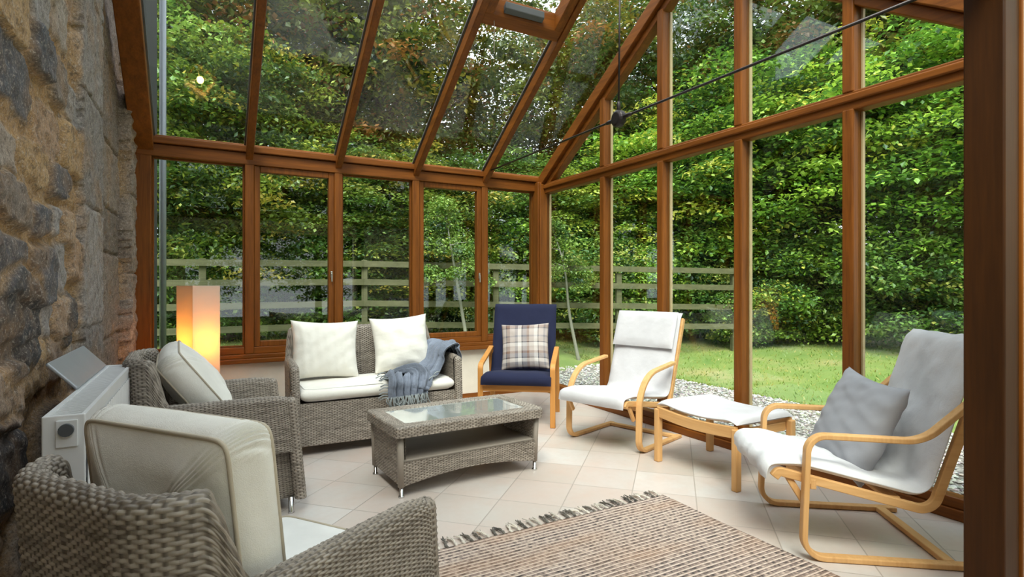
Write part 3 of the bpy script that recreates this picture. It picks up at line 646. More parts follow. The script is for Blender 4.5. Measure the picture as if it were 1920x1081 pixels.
# ------------------------------------------------------------------ wicker coffee table
def coffee_table():
    root = empty('coffee_table', (1.415, 3.325, 0), R(3), label='low grey wicker coffee table with glass top and open shelf', cat='table')
    w, d, zt = 1.0, .55, .405
    def side(x0, y0, x1, y1, z0, z1, name, arch=0., st=.005, flip=False):
        L = math.hypot(x1 - x0, y1 - y0)
        def P(U, V):
            t = U / L; zb = z0 + arch * np.sin(np.clip(t, 0, 1) * math.pi); z = zb + V / (z1 - z0) * (z1 - zb); tap = .018 * (1 - (z - .06) / .35)
            cx = x0 + (x1 - x0) * t; cy = y0 + (y1 - y0) * t
            return np.stack([cx * (1 - tap * 2 * 1.0), cy * (1 - tap * 2), z], -1)
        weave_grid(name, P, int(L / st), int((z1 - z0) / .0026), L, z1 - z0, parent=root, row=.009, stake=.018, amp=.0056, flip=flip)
    hx, hy = w / 2 - .025, d / 2 - .025
    side(-hx, -hy, hx, -hy, .06, .20, 'front_apron', .045); side(hx, hy, -hx, hy, .06, .20, 'rear_apron', .045)
    side(hx, -hy, hx, hy, .06, zt - .04, 'side_panel'); side(-hx, hy, -hx, -hy, .06, zt - .04, 'side_panel')
    side(-hx + .03, hy, -hx + .03, -hy, .21, zt - .04, 'inner_panel', flip=True); side(hx - .03, -hy, hx - .03, hy, .21, zt - .04, 'inner_panel', flip=True)
    def rim(U, V):
        # rounded rectangular ring: V goes round the edge section
        per = np.array([(-w / 2, -d / 2), (w / 2, -d / 2), (w / 2, d / 2), (-w / 2, d / 2)]); L = 2 * (w + d)
        c = arcpath([(0, -d / 2, 0), (w / 2, -d / 2, 0), (w / 2, d / 2, 0), (-w / 2, d / 2, 0), (-w / 2, -d / 2, 0), (0, -d / 2, 0)], [.03] * 4, 8)
        cs = np.concatenate([[0], np.cumsum(np.linalg.norm(np.diff(c, axis=0), axis=1))]); u = U / U.max() * cs[-1] if U.max() > 0 else U
        x, y = np.interp(u, cs, c[:, 0]), np.interp(u, cs, c[:, 1]); v = V
        # section: bottom of edge (.035 down) -> up -> round -> inwards .075
        prof = arcpath([(0, zt - .06, 0), (0, zt, 0), (-.085, zt, 0), (-.085, zt - .02, 0)], [.012, .008], 6); ps = np.concatenate([[0], np.cumsum(np.linalg.norm(np.diff(prof, axis=0), axis=1))])
        vv = v / LVr * ps[-1]; off = np.interp(vv, ps, prof[:, 0]); z = np.interp(vv, ps, prof[:, 1])
        sx = 1 + off / (w / 2); sy = 1 + off / (d / 2); return np.stack([x * sx, y * sy, z], -1)
    global LVr; LVr = .16
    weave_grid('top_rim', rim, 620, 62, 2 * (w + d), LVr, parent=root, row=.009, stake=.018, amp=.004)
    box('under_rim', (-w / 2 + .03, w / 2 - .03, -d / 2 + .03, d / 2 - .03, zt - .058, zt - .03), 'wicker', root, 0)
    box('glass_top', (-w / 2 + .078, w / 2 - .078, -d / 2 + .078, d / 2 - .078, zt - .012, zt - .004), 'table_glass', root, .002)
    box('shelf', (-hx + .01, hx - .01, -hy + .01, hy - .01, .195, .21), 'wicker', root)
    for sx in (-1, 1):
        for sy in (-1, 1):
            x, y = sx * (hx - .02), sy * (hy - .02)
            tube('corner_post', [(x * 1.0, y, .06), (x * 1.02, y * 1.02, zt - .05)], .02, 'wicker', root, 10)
            tube('leg', [(x, y, 0), (x, y, .008), (x, y, .012), (x, y, .075)], [.018, .018, .011, .011], 'chrome', root, 12)
coffee_table()

# ------------------------------------------------------------------ bent-wood chairs
def ribbon(name, path, w, th, mat, parent, seed=0, wr=.004, quilt=0, m=26):
    """padded cushion strip following an (x,z) path, rounded section, width along y"""
    P = np.asarray(path, float); T = np.gradient(P, axis=0); T /= np.linalg.norm(T, axis=1)[:, None]; Nn = np.stack([-T[:, 1], T[:, 0]], 1)
    n = len(P); ang = np.linspace(0, 2 * math.pi, m * 2, endpoint=False); e = 3.2
    cy = np.sign(np.cos(ang)) * np.abs(np.cos(ang)) ** (2 / 7.); cn = np.sign(np.sin(ang)) * np.abs(np.sin(ang)) ** (2 / e)
    # even spacing across the width
    V = np.zeros((n, m * 2, 3)); s = np.linspace(0, 1, n)
    ysamp = np.concatenate([np.linspace(-1, 1, m), np.linspace(1, -1, m)]); top = np.concatenate([np.ones(m), -np.ones(m)])
    sec = top * np.clip(1 - np.abs(ysamp) ** 6, 0, 1) ** .5
    for i in range(n):
        endt = min(1, min(i, n - 1 - i) / 3.) ** .5
        t = th / 2 * sec * max(.05, endt) * (1 + .12 * math.sin(s[i] * 40) * quilt)
        nz = fnoise(ysamp * 3.3, np.full_like(ysamp, s[i] * 12), seed) * wr * (top > 0) * (np.abs(ysamp) < .97)
        if wr > .01: nz = nz * .7 + .007 * np.clip(1 - np.abs(fnoise(ysamp * 4.5 + s[i] * 3, np.full_like(ysamp, s[i] * 16), seed + 5, 3)) * 1.6, 0, 1) ** 2 * (top > 0) * (np.abs(ysamp) < .97)
        off = t + nz; V[i, :, 0] = P[i, 0] + Nn[i, 0] * off; V[i, :, 2] = P[i, 1] + Nn[i, 1] * off; V[i, :, 1] = ysamp * w / 2
    F = gfaces(n, 2 * m, False, True); o = mesh(name, V.reshape(-1, 3), F, mat, parent, smooth=True, subsurf=1); return o
def bent_chair(name, loc, rz, label, wm, fab, style, headpad=True):
    """local: x forward, origin between the front posts on the floor"""
    root = empty(name, loc, rz, label=label, cat='armchair'); hw = .31; sw = .045
    if style == 'wide':  P = arcpath([(-.62, .014), (.0, .014), (-.01, .545), (-.52, .60)], [.085, .26], 12)
    elif style == 'up': P = arcpath([(-.66, .014), (.02, .014), (.0, .545), (-.46, .535), (-.66, .72)], [.085, .075, .18], 12)
    else: P = arcpath([(-.60, .012), (-.02, .012), (.0, .53), (-.50, .60)], [.03, .05], 8)
    if style == 'square': P = arcpath([(.0, .0), (.005, .52), (-.52, .62)], [.045], 8)
    for s in (-1, 1):
        fr = strip('side_frame', P, s * hw - sw / 2, s * hw + sw / 2, .024, wm + '_z', root, .005)
        if style == 'square': strip('rear_leg', [(-.62, 0.0), (-.50, .61)], s * hw - sw / 2, s * hw + sw / 2, .03, wm + '_z', root, .005)
    if style == 'square':
        strip('front_apron', [(.0, .30), (.005, .385)], -hw + .02, hw - .02, .022, wm + '_y', root, .004)
        V, F = stripVF([(-.012, .285), (-.012, .31)], -hw + .02, hw - .02, .02)
    else:
        box('floor_crossbar', (-.60, -.555, -hw + .02, hw - .02, .003, .027), wm + '_y', root)
        box('front_crossbar', (-.045, -.02, -hw + .02, hw - .02, .30, .345), wm + '_y', root)
    zb = .27 if style == 'wide' else .225
    seat = arcpath([(.13, .345), (.11, .372), (-.515, zb), (-.75, .93)] if style != 'square' else [(.03, .36), (.0, .385), (-.47, .33), (-.70, .99)], [.02, .07], 12)
    for s in (-1, 1): strip('seat_frame', seat, s * (hw - .035) - .014, s * (hw - .035) + .014, .038, wm + '_x', root, .004)
    if style != 'square':
        for s in (-1, 1): strip('brace', [(.07, .35), (-.002, .232)], s * (hw - .042) - .010, s * (hw - .042) + .010, .028, wm + '_z', root, .004)
    box('seat_slat', (-.40, -.34, -hw + .05, hw - .05, .262, .277), wm + '_y', root)
    off = .036
    if style != 'square':
        cp_ = arcpath([(.165, .335), (.155, .405), (.02, .41), (-.50, zb + .065), (-.70, .94), (-.735, .975)], [.03, .2, .07, .03], 10)
        cw = .57
    else:
        cp_ = arcpath([(.06, .36), (.05, .425), (-.07, .425), (-.43, .375), (-.665, 1.0), (-.69, 1.02)], [.03, .1, .07, .02], 10); cw = .60
    # resample evenly
    cs = np.concatenate([[0], np.cumsum(np.linalg.norm(np.diff(cp_, axis=0), axis=1))]); u = np.linspace(0, cs[-1], 60); cp_ = np.stack([np.interp(u, cs, cp_[:, 0]), np.interp(u, cs, cp_[:, 1])], 1)
    ribbon('cushion', cp_[::-1], cw, .052 if style != 'square' else .08, fab, root, seed=int(abs(rz) * 10), wr=.013 if fab == 'linen_fabric' else .003)
    if headpad:
        hp = np.array([(-.585, .70), (-.62, .80), (-.655, .90), (-.69, .985)]) + [.016, .0]
        ribbon('headrest_flap', spline(hp[::-1], 16), cw * .97, .042, fab, root, seed=3, wr=.002)
    return root
C1c = (2.60, 3.33); 
bent_chair('bentwood_armchair', (2.60, 3.33, 0), R(198), 'white bentwood lounge chair with folded headrest flap beside the navy chair', 'birch', 'slip_fabric', 'wide')
bent_chair('bentwood_armchair', (2.50, 1.765, 0), R(143), 'pale bentwood chair with crumpled white cover nearest the door post', 'birch', 'linen_fabric', 'up', headpad=False)
BL = (2.315, 4.135, 0); BRZ = R(233)
bent_chair('wooden_armchair', BL, BRZ, 'honey-coloured armchair with navy blue cushion in the far corner', 'honey', 'navy_fabric', 'square', headpad=False)
# cushions on them
o = pillow('plaid_pillow', .44, .43, .15, 'plaid', seed=5, wr=.004, bow=.06, label='tartan plaid pillow on the navy blue armchair', cat='pillow')
p = seat_pos(BL, BRZ, -.345, .035, 0); lean_cushion(o, p[:2], .645, BRZ, R(20), R(-3))
o = pillow('grey_pillow', .50, .50, .17, 'grey_fabric', seed=9, wr=.009, bow=.10, label='plain grey square pillow propped on the crumpled white chair', cat='pillow')
p = seat_pos((2.50, 1.765), R(143), -.30, -.04, 0); lean_cushion(o, (p[0] + .04, p[1] - .02), .525, R(150), R(24), R(4))

# footstool
def footstool():
    root = empty('footstool', (2.965, 2.54, 0), 0, label='birch footstool with white pad between the two white chairs', cat='footstool')
    hx, hy = .25, .32
    for sx in (-1, 1):
        path = arcpath([(-hy, 0), (-hy, .375), (-hy + .05, .395)], [.02], 6)
        for sy in (-1, 1): boxes('leg', [(sx * hx - .022, sx * hx + .022, sy * hy - .02, sy * hy + .02, 0, .36)], 'birch_z', root, .006)
        V = []; n = 24
        for i in range(n):
            y = -hy + 2 * hy * i / (n - 1); zc = .345 - .02 * math.sin(math.pi * i / (n - 1)); V += [(sx * hx - .014, y, zc - .038), (sx * hx + .014, y, zc - .038), (sx * hx + .014, y, zc + .03), (sx * hx - .014, y, zc + .03)]
        F = [tuple(q) for q in gfaces(n, 4, False, True).tolist()] + [(0, 1, 2, 3), tuple(range(4 * n - 4, 4 * n))[::-1]]; mesh('side_rail', V, F, 'birch_y', root, bevel=.004)
    for sy in (-1, 1): box('end_rail', (-hx + .02, hx - .02, sy * (hy - .03) - .011, sy * (hy - .03) + .011, .29, .345), 'birch_x', root)
    path = [(-hy - .01, .385), (-hy + .06, .402), (-.1, .385), (.1, .385), (hy - .06, .402), (hy + .01, .385)]
    c = ribbon('pad', spline([(-a, b) for a, b in path], 40), .52, .05, 'slip_fabric', root, seed=2, wr=.003); c.rotation_euler = (0, 0, R(90))
footstool()

# ------------------------------------------------------------------ paper column lamp
def lamp():
    root = empty('floor_lamp', (0, 0, 0), label='tall square white paper column lamp glowing amber beside the window', cat='lamp')
    # near corner computed at 4.3 m along the view
    fw, rt = np.array([.4818, .8763]), np.array([.8763, -.4818]); d = 4.3; nc = fw * d + rt * (-.573 * d); a = R(31.2)
    e1 = np.array([math.cos(a), math.sin(a)]); e2 = np.array([-math.sin(a), math.cos(a)]); s = .22; ctr = nc + (e1 + e2) * s / 2
    root.location = (ctr[0], ctr[1], 0); root.rotation_euler = (0, 0, a); h = s / 2
    V = []; 
    for z in (.03, 1.2): V += [(-h, -h, z), (h, -h, z), (h, h, z), (-h, h, z)]
    mesh('lamp_shade', V, [(0, 1, 5, 4), (1, 2, 6, 5), (2, 3, 7, 6), (3, 0, 4, 7)], 'lamp_paper', root, solid=.0015)
    boxes('base', [(-h + .006, h - .006, -h + .006, h - .006, 0, .03)], 'steel_rod', root, .003)
    t = .004; zt = 1.195
    boxes('wire_frame', [(-h + t, -h + 2 * t, -h + t, h - t, zt - t, zt), (h - 2 * t, h - t, -h + t, h - t, zt - t, zt), (-h + t, h - t, -h + t, -h + 2 * t, zt - t, zt), (-h + t, h - t, h - 2 * t, h - t, zt - t, zt)], 'handle_metal', root, 0)
    tube('stem', [(0, 0, .03), (0, 0, .64)], .008, 'steel_rod', root)
    tube('socket', [(0, 0, .62), (0, 0, .69)], .02, 'dark_plastic', root)
    for k in range(4):
        q = R(45 + 90 * k); c, s_ = math.cos(q) * h * 1.38, math.sin(q) * h * 1.38; tube('spoke', [(0, 0, .68), (c, s_, .78)], .003, 'handle_metal', root, 6)
    tube('bulb', [(0, 0, .685), (0, 0, .70), (0, 0, .73), (0, 0, .76), (0, 0, .785), (0, 0, .79)], [.012, .018, .03, .032, .018, .004], 'bulb_glow', root, 14)
    ld = bpy.data.lights.new('bulb_light', 'POINT'); ld.energy = 1.9; ld.color = (1, .50, .10); ld.shadow_soft_size = .035; lo = bpy.data.objects.new('bulb_light', ld); COL.objects.link(lo); lo.parent = root; lo.location = (0, 0, .74)
lamp()

# ------------------------------------------------------------------ radiator and leaning panel
def radiator():
    root = empty('radiator', (-.37, 2.70, 0), label='white double panel radiator along the stone wall', cat='radiator')
    V, F = bx(.035, .05, -.60, .60, .14, .79)
    n = 60; ys = np.linspace(-.585, .585, n * 4); pts = []
    prof = .004 * np.abs(np.sin(ys * math.pi / .05)); Vf = []; Ff = []
    for i, y in enumerate(ys): Vf += [(.0515 + prof[i], y, .17), (.0515 + prof[i], y, .765)]
    Ff = [(2 * i, 2 * i + 2, 2 * i + 3, 2 * i + 1) for i in range(len(ys) - 1)]
    V, F = merge((V, F), (Vf, Ff)); mesh('front_panel', V, F, 'white_enamel', root, smooth=False)
    box('rear_panel', (-.05, -.035, -.60, .60, .14, .79), 'white_enamel', root)
    for s in (-1, 1): box('side_cover', (-.052, .052, s * .60 - .006, s * .60 + .006, .13, .815), 'white_enamel', root)
    slats = [(-.052, -.04, -.60, .60, .79, .812), (.04, .052, -.60, .60, .79, .812)] + [(-.04, .04, y - .003, y + .003, .795, .808) for y in np.linspace(-.585, .585, 60)]
    boxes('top_grille', slats, 'white_enamel', root, 0)
    box('convector', (-.03, .03, -.58, .58, .2, .76), 'white_enamel', root, 0)
    boxes('valve_plate', [(-.018, .035, -.613, -.606, .72, .80)], 'white_enamel', root, .002)
    Vv, Fv = tubeVF([(.008, -.613, .772), (.008, -.625, .772)], .019, 16); mesh('air_valve', Vv, Fv, 'slate', root)
    for y in (-.5, .5): box('foot', (-.03, .03, y - .02, y + .02, 0, .14), 'white_enamel', root)
    tube('supply_pipe', [(.0, .56, .14), (.0, .56, 0)], .009, 'chrome', root)
radiator()
V, F = bx(-.006, .006, -.34, .34, 0, .135)
mesh('deflector_panel', V, F, 'silver', None, loc=(-.418, 2.93, .815), rot=(0, R(-42), 0), bevel=.004, label='silver-grey flat panel leaning from the radiator top to the stone wall', cat='panel')

# ------------------------------------------------------------------ rug
def rug():
    root = empty('rug', (1.46, 1.16, 0), label='flatwoven beige and brown striped rug with knotted fringe', cat='rug')
    x0, x1, y0, y1 = .70, 2.27, -.45, 2.36; nx, ny = 100, 180
    X, Y = np.meshgrid(np.linspace(x0, x1, nx), np.linspace(y0, y1, ny), indexing='ij')
    Z = .010 + .0018 * fnoise(X * 3, Y * 3, 2); Xe = X + .004 * np.sin(Y * 9) * ((X - x0) / (x1 - x0)); V = np.stack([Xe - 1.46, Y - 1.16, Z], -1).reshape(-1, 3)
    mesh('woven_field', V, gfaces(nx, ny), 'rug_weave', root, smooth=True, solid=.008)
    r = random.Random(5); k = 38
    for i in range(k):
        x = x0 + .015 + (x1 - x0 - .03) * i / (k - 1) - 1.46; y = y1 - 1.16; parts = []
        parts.append(tubeVF([(x, y - .005, .010), (x + r.uniform(-.004, .004), y + .02, .012)], [.0055, .0075], 7)); bend = r.uniform(-.02, .02)
        for q in range(7):
            e = (x + bend + r.uniform(-.016, .016), y + r.uniform(.06, .105), .004 + r.uniform(0, .012)); m_ = (x + bend * .4 + r.uniform(-.006, .006), y + .045, .012 + r.uniform(0, .008))
            sp = spline([(x, y + .018, .012), m_, e], 6); parts.append(tubeVF(sp, .0028, 5))
        Vv, Fv = merge(*parts); mesh('tassel', Vv, Fv, 'tassel_fabric' if (i * 7) % 10 < 5 else 'pale_tassel_fabric', root, smooth=True)
rug()
#@@GARDEN
# ------------------------------------------------------------------ garden
def gz(x, y):
    d = np.maximum(np.maximum(x - 5.6, (y - 6.2) * 1.0), 0); r = np.clip(d / 7.5, 0, 1.6)
    return -.06 + .42 * r * (2 - np.minimum(r, 1)) * .75 + .03 * np.sin(x * .8) * np.clip(d, 0, 1) + .04 * np.sin(y * .7 + 1) * np.clip(d, 0, 1)
def ground():
    n = 170; X, Y = np.meshgrid(np.linspace(-16, 34, n), np.linspace(-14, 36, n), indexing='ij'); Z = gz(X, Y)
    ins = (X > -1.2) & (X < 3.4) & (Y > -2) & (Y < 5.6); Z = np.where(ins, -.3, Z)
    mesh('lawn', np.stack([X, Y, Z], -1).reshape(-1, 3), gfaces(n, n), 'lawn_ground', smooth=True, kind='structure', label='mown lawn rising gently to the shrubs', cat='lawn')
ground()
def gravel():
    root = box('gravel_path', (3.47, 5.45, -3, 8.2, -.12, -.035), 'gravel_bed', bevel=0, kind='structure', label='grey gravel strip outside the gable glazing', cat='path')
    n = 9000; base = np.array([(1, 0, 0), (-1, 0, 0), (0, 1, 0), (0, -1, 0), (0, 0, 1), (0, 0, -1)], float); fb = np.array([(0, 2, 4), (2, 1, 4), (1, 3, 4), (3, 0, 4), (2, 0, 5), (1, 2, 5), (3, 1, 5), (0, 3, 5)])
    x = rng.uniform(3.50, 5.44, n); y = rng.uniform(.6, 7.0, n); s = rng.uniform(.010, .024, (n, 1, 3)) * [1, 1, .6]; a = rng.uniform(0, 6.28, n)
    B = base[None] * s * (1 + rng.normal(0, .18, (n, 6, 1))); c, sn = np.cos(a)[:, None], np.sin(a)[:, None]; Bx, By = B[..., 0] * c - B[..., 1] * sn, B[..., 0] * sn + B[..., 1] * c
    V = np.stack([Bx + x[:, None], By + y[:, None], B[..., 2] - .028], -1).reshape(-1, 3); F = (fb[None] + 6 * np.arange(n)[:, None, None]).reshape(-1, 3)
    g = rng.uniform(.22, .75, (n, 1)); c = np.repeat(g * np.array([[1, .95, .88]]) + rng.normal(0, .03, (n, 3)), 6, axis=0).clip(.05, 1)
    mesh('gravel_stones', V, F, 'gravel', kind='stuff', col=c, label='loose pale grey gravel stones outside the glazing', cat='gravel')
    n = 46000; x = rng.uniform(5.5, 15, n); y = rng.uniform(-1.5, 13, n); k = rng.random(n) < .35; x = np.where(k, rng.uniform(-3, 6, n), x); y = np.where(k, rng.uniform(8.2, 13, n), y)
    edge = rng.random(n) < .12; x = np.where(edge, rng.uniform(5.40, 5.56, n), x); y = np.where(edge, rng.uniform(.5, 8, n), y)
    z = gz(x, y) - .005; a = rng.uniform(0, 3.14, n); h = rng.uniform(.02, .05, n); w = .005 + h * .10; dx, dy = np.cos(a) * w, np.sin(a) * w; lx, ly = rng.normal(0, .025, n), rng.normal(0, .025, n)
    V = np.stack([np.stack([x - dx, y - dy, z], -1), np.stack([x + dx, y + dy, z], -1), np.stack([x + lx, y + ly, z + h], -1)], 1).reshape(-1, 3)
    pal = np.array([(.17, .28, .06), (.25, .34, .09), (.38, .35, .14), (.13, .22, .04)]); c = np.repeat(pal[rng.integers(0, 4, n)], 3, axis=0)
    mesh('grass_blades', V, np.arange(3 * n).reshape(n, 3), 'leaf_bright', kind='stuff', col=c, label='short green grass growing over the lawn', cat='grass')
gravel()

def leaves(centers, radii, n, size, pal, pw, seed, flat=.35, droop=.0):
    r = np.random.default_rng(seed); k = len(centers); pick = r.integers(0, k, n); C = centers[pick]; Rr = radii[pick][:, None]
    d = r.normal(size=(n, 3)); d /= np.linalg.norm(d, axis=1)[:, None]; rad = r.random((n, 1)) ** .45; off = d * rad * Rr * [1, 1, flat]
    P = C + off; P[:, 2] -= droop * (off[:, 0] ** 2 + off[:, 1] ** 2) / Rr[:, 0]
    # leaf axes
    az = r.uniform(0, 2 * math.pi, n); til = r.normal(-.25, .45, n); L = size * r.uniform(.6, 1.3, n)
    ax = np.stack([np.cos(az) * np.cos(til), np.sin(az) * np.cos(til), np.sin(til)], 1); up = np.stack([r.normal(0, .45, n), r.normal(0, .45, n), np.ones(n)], 1); sd = np.cross(ax, up); sd /= np.linalg.norm(sd, axis=1)[:, None]
    w = (L * .32)[:, None]; L = L[:, None]; fold = np.cross(sd, ax) * L * .08
    V = np.stack([P, P + ax * L * .45 + sd * w + fold, P + ax * L, P + ax * L * .45 - sd * w + fold], 1).reshape(-1, 3)
    pal = np.array(pal); ci = r.choice(len(pal), k, p=pw)      # colour mostly by spray
    c = pal[ci][pick]; alt = pal[r.choice(len(pal), n, p=pw)]; m = r.random((n, 1)) < .25; c = np.where(m, alt, c) * r.uniform(.8, 1.2, (n, 1))
    return V, np.arange(4 * n).reshape(n, 4), np.repeat(c, 4, axis=0)
GP = [(.070, .165, .035), (.145, .28, .050), (.26, .40, .075), (.030, .080, .028), (.38, .41, .085)]
OP = [(.075, .14, .028), (.13, .20, .035), (.20, .22, .04), (.27, .16, .045), (.05, .095, .025)]
def crown_mesh(kind, seed):
    r = np.random.default_rng(seed)
    if kind == 'tall':       # open tree about 9 m, crown from 2 m up
        k = 230; d = r.normal(size=(k, 3)); d /= np.linalg.norm(d, axis=1)[:, None]; C = d * (r.random((k, 1)) ** .4) * [2.9, 2.9, 3.3] + [0, 0, 5.3]
        C = C[C[:, 2] > 1.6]; return leaves(C, r.uniform(.40, .85, len(C)), 32000, .115, OP, [.3, .28, .16, .12, .14], seed, .38, .25)
    if kind == 'dense':
        k = 260; d = r.normal(size=(k, 3)); d /= np.linalg.norm(d, axis=1)[:, None]; C = d * (r.random((k, 1)) ** .33) * [2.3, 2.3, 3.0] + [0, 0, 3.6]
        C = C[C[:, 2] > .4]; return leaves(C, r.uniform(.5, .95, len(C)), 56000, .095, GP, [.26, .28, .22, .14, .10], seed, .22, .35)
    if kind == 'shrub':
        k = 120; d = r.normal(size=(k, 3)); d /= np.linalg.norm(d, axis=1)[:, None]; C = d * (r.random((k, 1)) ** .35) * [1.15, 1.15, 1.15] + [0, 0, 1.15]
        C = C[C[:, 2] > .15]; return leaves(C, r.uniform(.28, .5, len(C)), 20000, .08, GP, [.22, .30, .28, .12, .08], seed, .45, .3)
    if kind == 'sapling':
        k = 50; z = r.uniform(2.2, 4.4, k); a = r.uniform(0, 6.28, k); q = (4.7 - z) * .35; C = np.stack([np.cos(a) * q - .2 * z, np.sin(a) * q + .02 * z, z], 1)
        return leaves(C, r.uniform(.25, .5, k), 7000, .085, GP, [.1, .3, .4, .05, .15], seed, .5, .2)
CM = {}
def get_crown(kind, v):
    key = (kind, v)
    if key not in CM:
        V, F, c = crown_mesh(kind, 100 + v * 7 + len(kind)); o = mesh('crown', V, F, 'leaf_green', col=c); CM[key] = o.data; bpy.data.objects.remove(o)
    return CM[key]
TM = {}
def get_trunk(kind, v):
    key = (kind, v)
    if key in TM: return TM[key]
    r = random.Random(v * 3 + len(kind)); parts = []
    H, rad, nb = {'tall': (6.5, .16, 16), 'dense': (5.0, .12, 12), 'shrub': (1.4, .04, 7), 'sapling': (4.2, .06, 4)}[kind]
    main = spline([(0, 0, -.2), (r.uniform(-.1, .1), r.uniform(-.1, .1), H * .35), (r.uniform(-.3, .3), r.uniform(-.3, .3), H * .7), (r.uniform(-.3, .3), r.uniform(-.3, .3), H)], 16)
    if kind == 'sapling': main = main + np.linspace(0, 1, len(main))[:, None] * np.array([-.9, .1, 0])
    parts.append(tubeVF(main, np.linspace(rad, rad * .25, len(main)), 8))
    for i in range(nb):
        t = r.uniform(.25 if kind != 'sapling' else .7, .98); p = main[int(t * (len(main) - 1))]; a = r.uniform(0, 6.28); L = H * r.uniform(.2, .42) * (1.15 - t * .6); up = r.uniform(.15, .6)
        if kind == 'sapling': L *= .5
        q = p + np.array([math.cos(a) * L * .5, math.sin(a) * L * .5, L * up * .7]); e = p + np.array([math.cos(a) * L, math.sin(a) * L, L * up]); sp = spline([p, q, e], 8)
        parts.append(tubeVF(sp, np.linspace(rad * .4, rad * .08, len(sp)), 6))
    V, F = merge(*parts); o = mesh('trunk', V, F, 'birch_bark' if kind == 'sapling' else 'bark', smooth=True); TM[key] = o.data; bpy.data.objects.remove(o); return TM[key]
def plant(kind, v, x, y, sc, rz, label, cat, group=None, name='tree', mat=None, szz=1.0):
    root = empty(name, (x, y, float(gz(np.array(x), np.array(y))) - .03), rz, label=label, cat=cat, group=group); root.scale = (sc, sc, sc * szz)
    cm, tm = get_crown(kind, v), get_trunk(kind, v)
    c = bpy.data.objects.new('crown', cm); COL.objects.link(c); c.parent = root
    if mat: c.material_slots[0].link = 'OBJECT'; c.material_slots[0].material = MAT[mat]
    t = bpy.data.objects.new('trunk', tm); COL.objects.link(t); t.parent = root
    return root
def polar(az, d): return (d * math.sin(R(az)), d * math.cos(R(az)))
r = random.Random(21)
# tall trees behind, seen through the roof and gable
tall = [(-12, 13.5, 1.15, 'leaf_olive'), (-2, 13.0, 1.15, 'leaf_olive'), (7, 14.5, 1.25, 'leaf_olive'), (15, 13.5, 1.1, 'leaf_olive'), (20, 16.5, 1.15, 'leaf_olive'), (35.5, 15.0, 1.1, 'leaf_olive'), (39, 16.5, 1.1, 'leaf_green'), (47.5, 15, 1.1, 'leaf_green'), (58, 15.5, 1.1, 'leaf_green'), (64, 14, 1.15, 'leaf_green'), (73, 14, 1.15, 'leaf_green'), (-22, 13, 1.1, 'leaf_olive'), (83, 15, 1.2, 'leaf_green')]
for i, (az, d, sc, mt) in enumerate(tall):
    x, y = polar(az, d); plant('tall', i % 3, x, y, sc, r.uniform(0, 6.28), 'tall open-crowned tree standing behind the garden shrubs', 'tree', 'tall trees around the garden', mat=mt)
dense = [(-6, 11.2, .95), (2, 10.8, .85), (10, 11.6, .9), (18, 11.2, .85), (27, 12.8, .95), (36, 12.8, .9), (44, 13.0, 1.0), (51, 12.5, 1.05), (58, 12.2, 1.0), (65, 12, 1.05), (73, 11.5, 1.0)]
for i, (az, d) in enumerate([(112, 13), (128, 14), (146, 13.5), (163, 14.5), (180, 13.5), (197, 14), (214, 13.5), (232, 14)]):  # out-of-view trees added to keep bright sky out of the rear pane reflections
    x, y = polar(az, d); plant('dense', i % 3, x, y, 1.3, r.uniform(0, 6.28), 'unseen bushy tree added behind the house to block sky reflections', 'tree', 'bushy trees at the lawn edge', name='bushy_tree', mat='leaf_olive')
for i, (az, d, sc) in enumerate(dense):
    x, y = polar(az, d); plant('dense', i % 3, x, y, sc, r.uniform(0, 6.28), 'unseen bushy tree added behind the house to block sky reflections', 'tree', 'bushy trees at the lawn edge', name='bushy_tree', mat='leaf_bright' if az > 38 else ('leaf_olive' if i % 2 else 'leaf_green'), szz=(.72 if az < 50 else .85) if az > 38 else (.98 if az < 8 else .68))
for i in range(20):
    az = -10 + i * 4.4; d = 11.3 + .4 * math.sin(i * 2.1); x, y = polar(az, d); s = r.uniform(.75, 1.15)
    if 40 < az < 62: s *= .9
    plant('shrub', i % 3, x, y, s, r.uniform(0, 6.28), 'leafy green shrub in the border under the trees', 'shrub', 'shrubs in the garden border', name='shrub', mat='leaf_bright' if i % 3 == 0 else 'leaf_green')
# slim leaning birches
def at(px, d): u = (px - 960) / 1045; return (d * (.4818 + .8763 * u), d * (.8763 - .4818 * u))
x, y = at(1088, 9.0); s1 = plant('sapling', 0, x, y, .52, R(-30), 'slim leaning pale birch on the grass seen just right of the corner post', 'tree', name='birch_sapling')
x, y = at(884, 8.6); s2 = plant('sapling', 1, x, y, .55, R(-15), 'slim pale birch seen through the rear casement next to the corner', 'tree', name='birch_sapling')
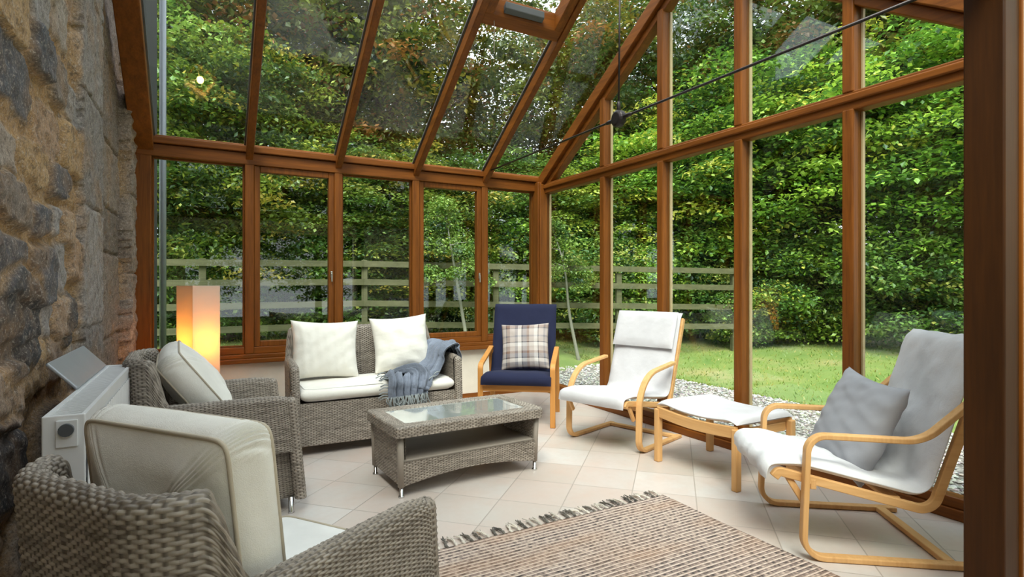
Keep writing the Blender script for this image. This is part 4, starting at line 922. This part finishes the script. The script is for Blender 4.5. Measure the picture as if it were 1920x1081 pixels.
# post and rail fence
def fence():
    p0, p1 = np.array(polar(-14, 9.3)), np.array(polar(50.5, 10.3)); pm = np.array(polar(14, 9.0)); L1 = np.linalg.norm(pm - p0); L2 = np.linalg.norm(p1 - pm)
    root = empty('rail_fence', (pm[0], pm[1], 0), label='weathered post and rail fence running behind the rear windows', cat='fence'); O = np.array([pm[0], pm[1], 0])
    for a, b in ((p0, pm), (pm, p1)):
        n = max(2, int(np.linalg.norm(b - a) / 2.0)); d = (b - a) / np.linalg.norm(b - a); ang = math.atan2(d[1], d[0])
        for i in range(n + (1 if b is p1 else 0)):
            p = a + (b - a) * i / n; g = float(gz(p[0], p[1])); box('fence_post', (-.045, .045, -.045, .045, -.3, 1.42), 'fence_wood', root, .005, loc=(p[0] - O[0], p[1] - O[1], g), rot=(0, 0, ang))
        ga, gb = float(gz(a[0], a[1])), float(gz(b[0], b[1]))
        for h in (.42, .75, 1.08, 1.36):
            V = []
            for (p, g) in ((a, ga), (b, gb)):
                nrm = np.array([-d[1], d[0]]) * .02
                for s, z in ((-1, -.045), (1, -.045), (1, .045), (-1, .045)): q = p + nrm * s - nrm * 3.4; V.append((q[0] - O[0], q[1] - O[1], g + h + z))
            mesh('rail', V, [(0, 3, 2, 1), (4, 5, 6, 7), (0, 1, 5, 4), (1, 2, 6, 5), (2, 3, 7, 6), (3, 0, 4, 7)], 'fence_wood', root)
fence()
def pickets():
    a, b = np.array(at(1395, 10.4)), np.array(at(1585, 10.9)); root = empty('picket_fence', (a[0], a[1], 0), label='low dark picket fence at the back of the lawn below the bushes', cat='fence')
    n = 22; ang = math.atan2(b[1] - a[1], b[0] - a[0])
    for i in range(n):
        p = (b - a) * i / (n - 1); g = float(gz(a[0] + p[0], a[1] + p[1])); V, F = bx(-.025, .025, -.01, .01, -.05, .62); V = V[:4] + [(-.025, -.01, .6), (.025, -.01, .6), (.025, .01, .6), (-.025, .01, .6)] + [(0, -.01, .66), (0, .01, .66)]
        F = [(0, 3, 2, 1), (0, 1, 5, 8, 4), (2, 3, 7, 9, 6), (1, 2, 6, 5), (3, 0, 4, 7), (4, 8, 9, 7), (5, 6, 9, 8)]; mesh('picket', V, F, 'fence_wood', root, loc=(p[0], p[1], g), rot=(0, 0, ang))
    for h in (.15, .48):
        p = b - a; g0, g1 = float(gz(*a)), float(gz(*b)); V = [(0, 0, g0 + h), (p[0], p[1], g1 + h), (p[0], p[1], g1 + h + .05), (0, 0, g0 + h + .05)]; mesh('rail', V, [(0, 1, 2, 3)], 'fence_wood', root, solid=.02)
pickets()
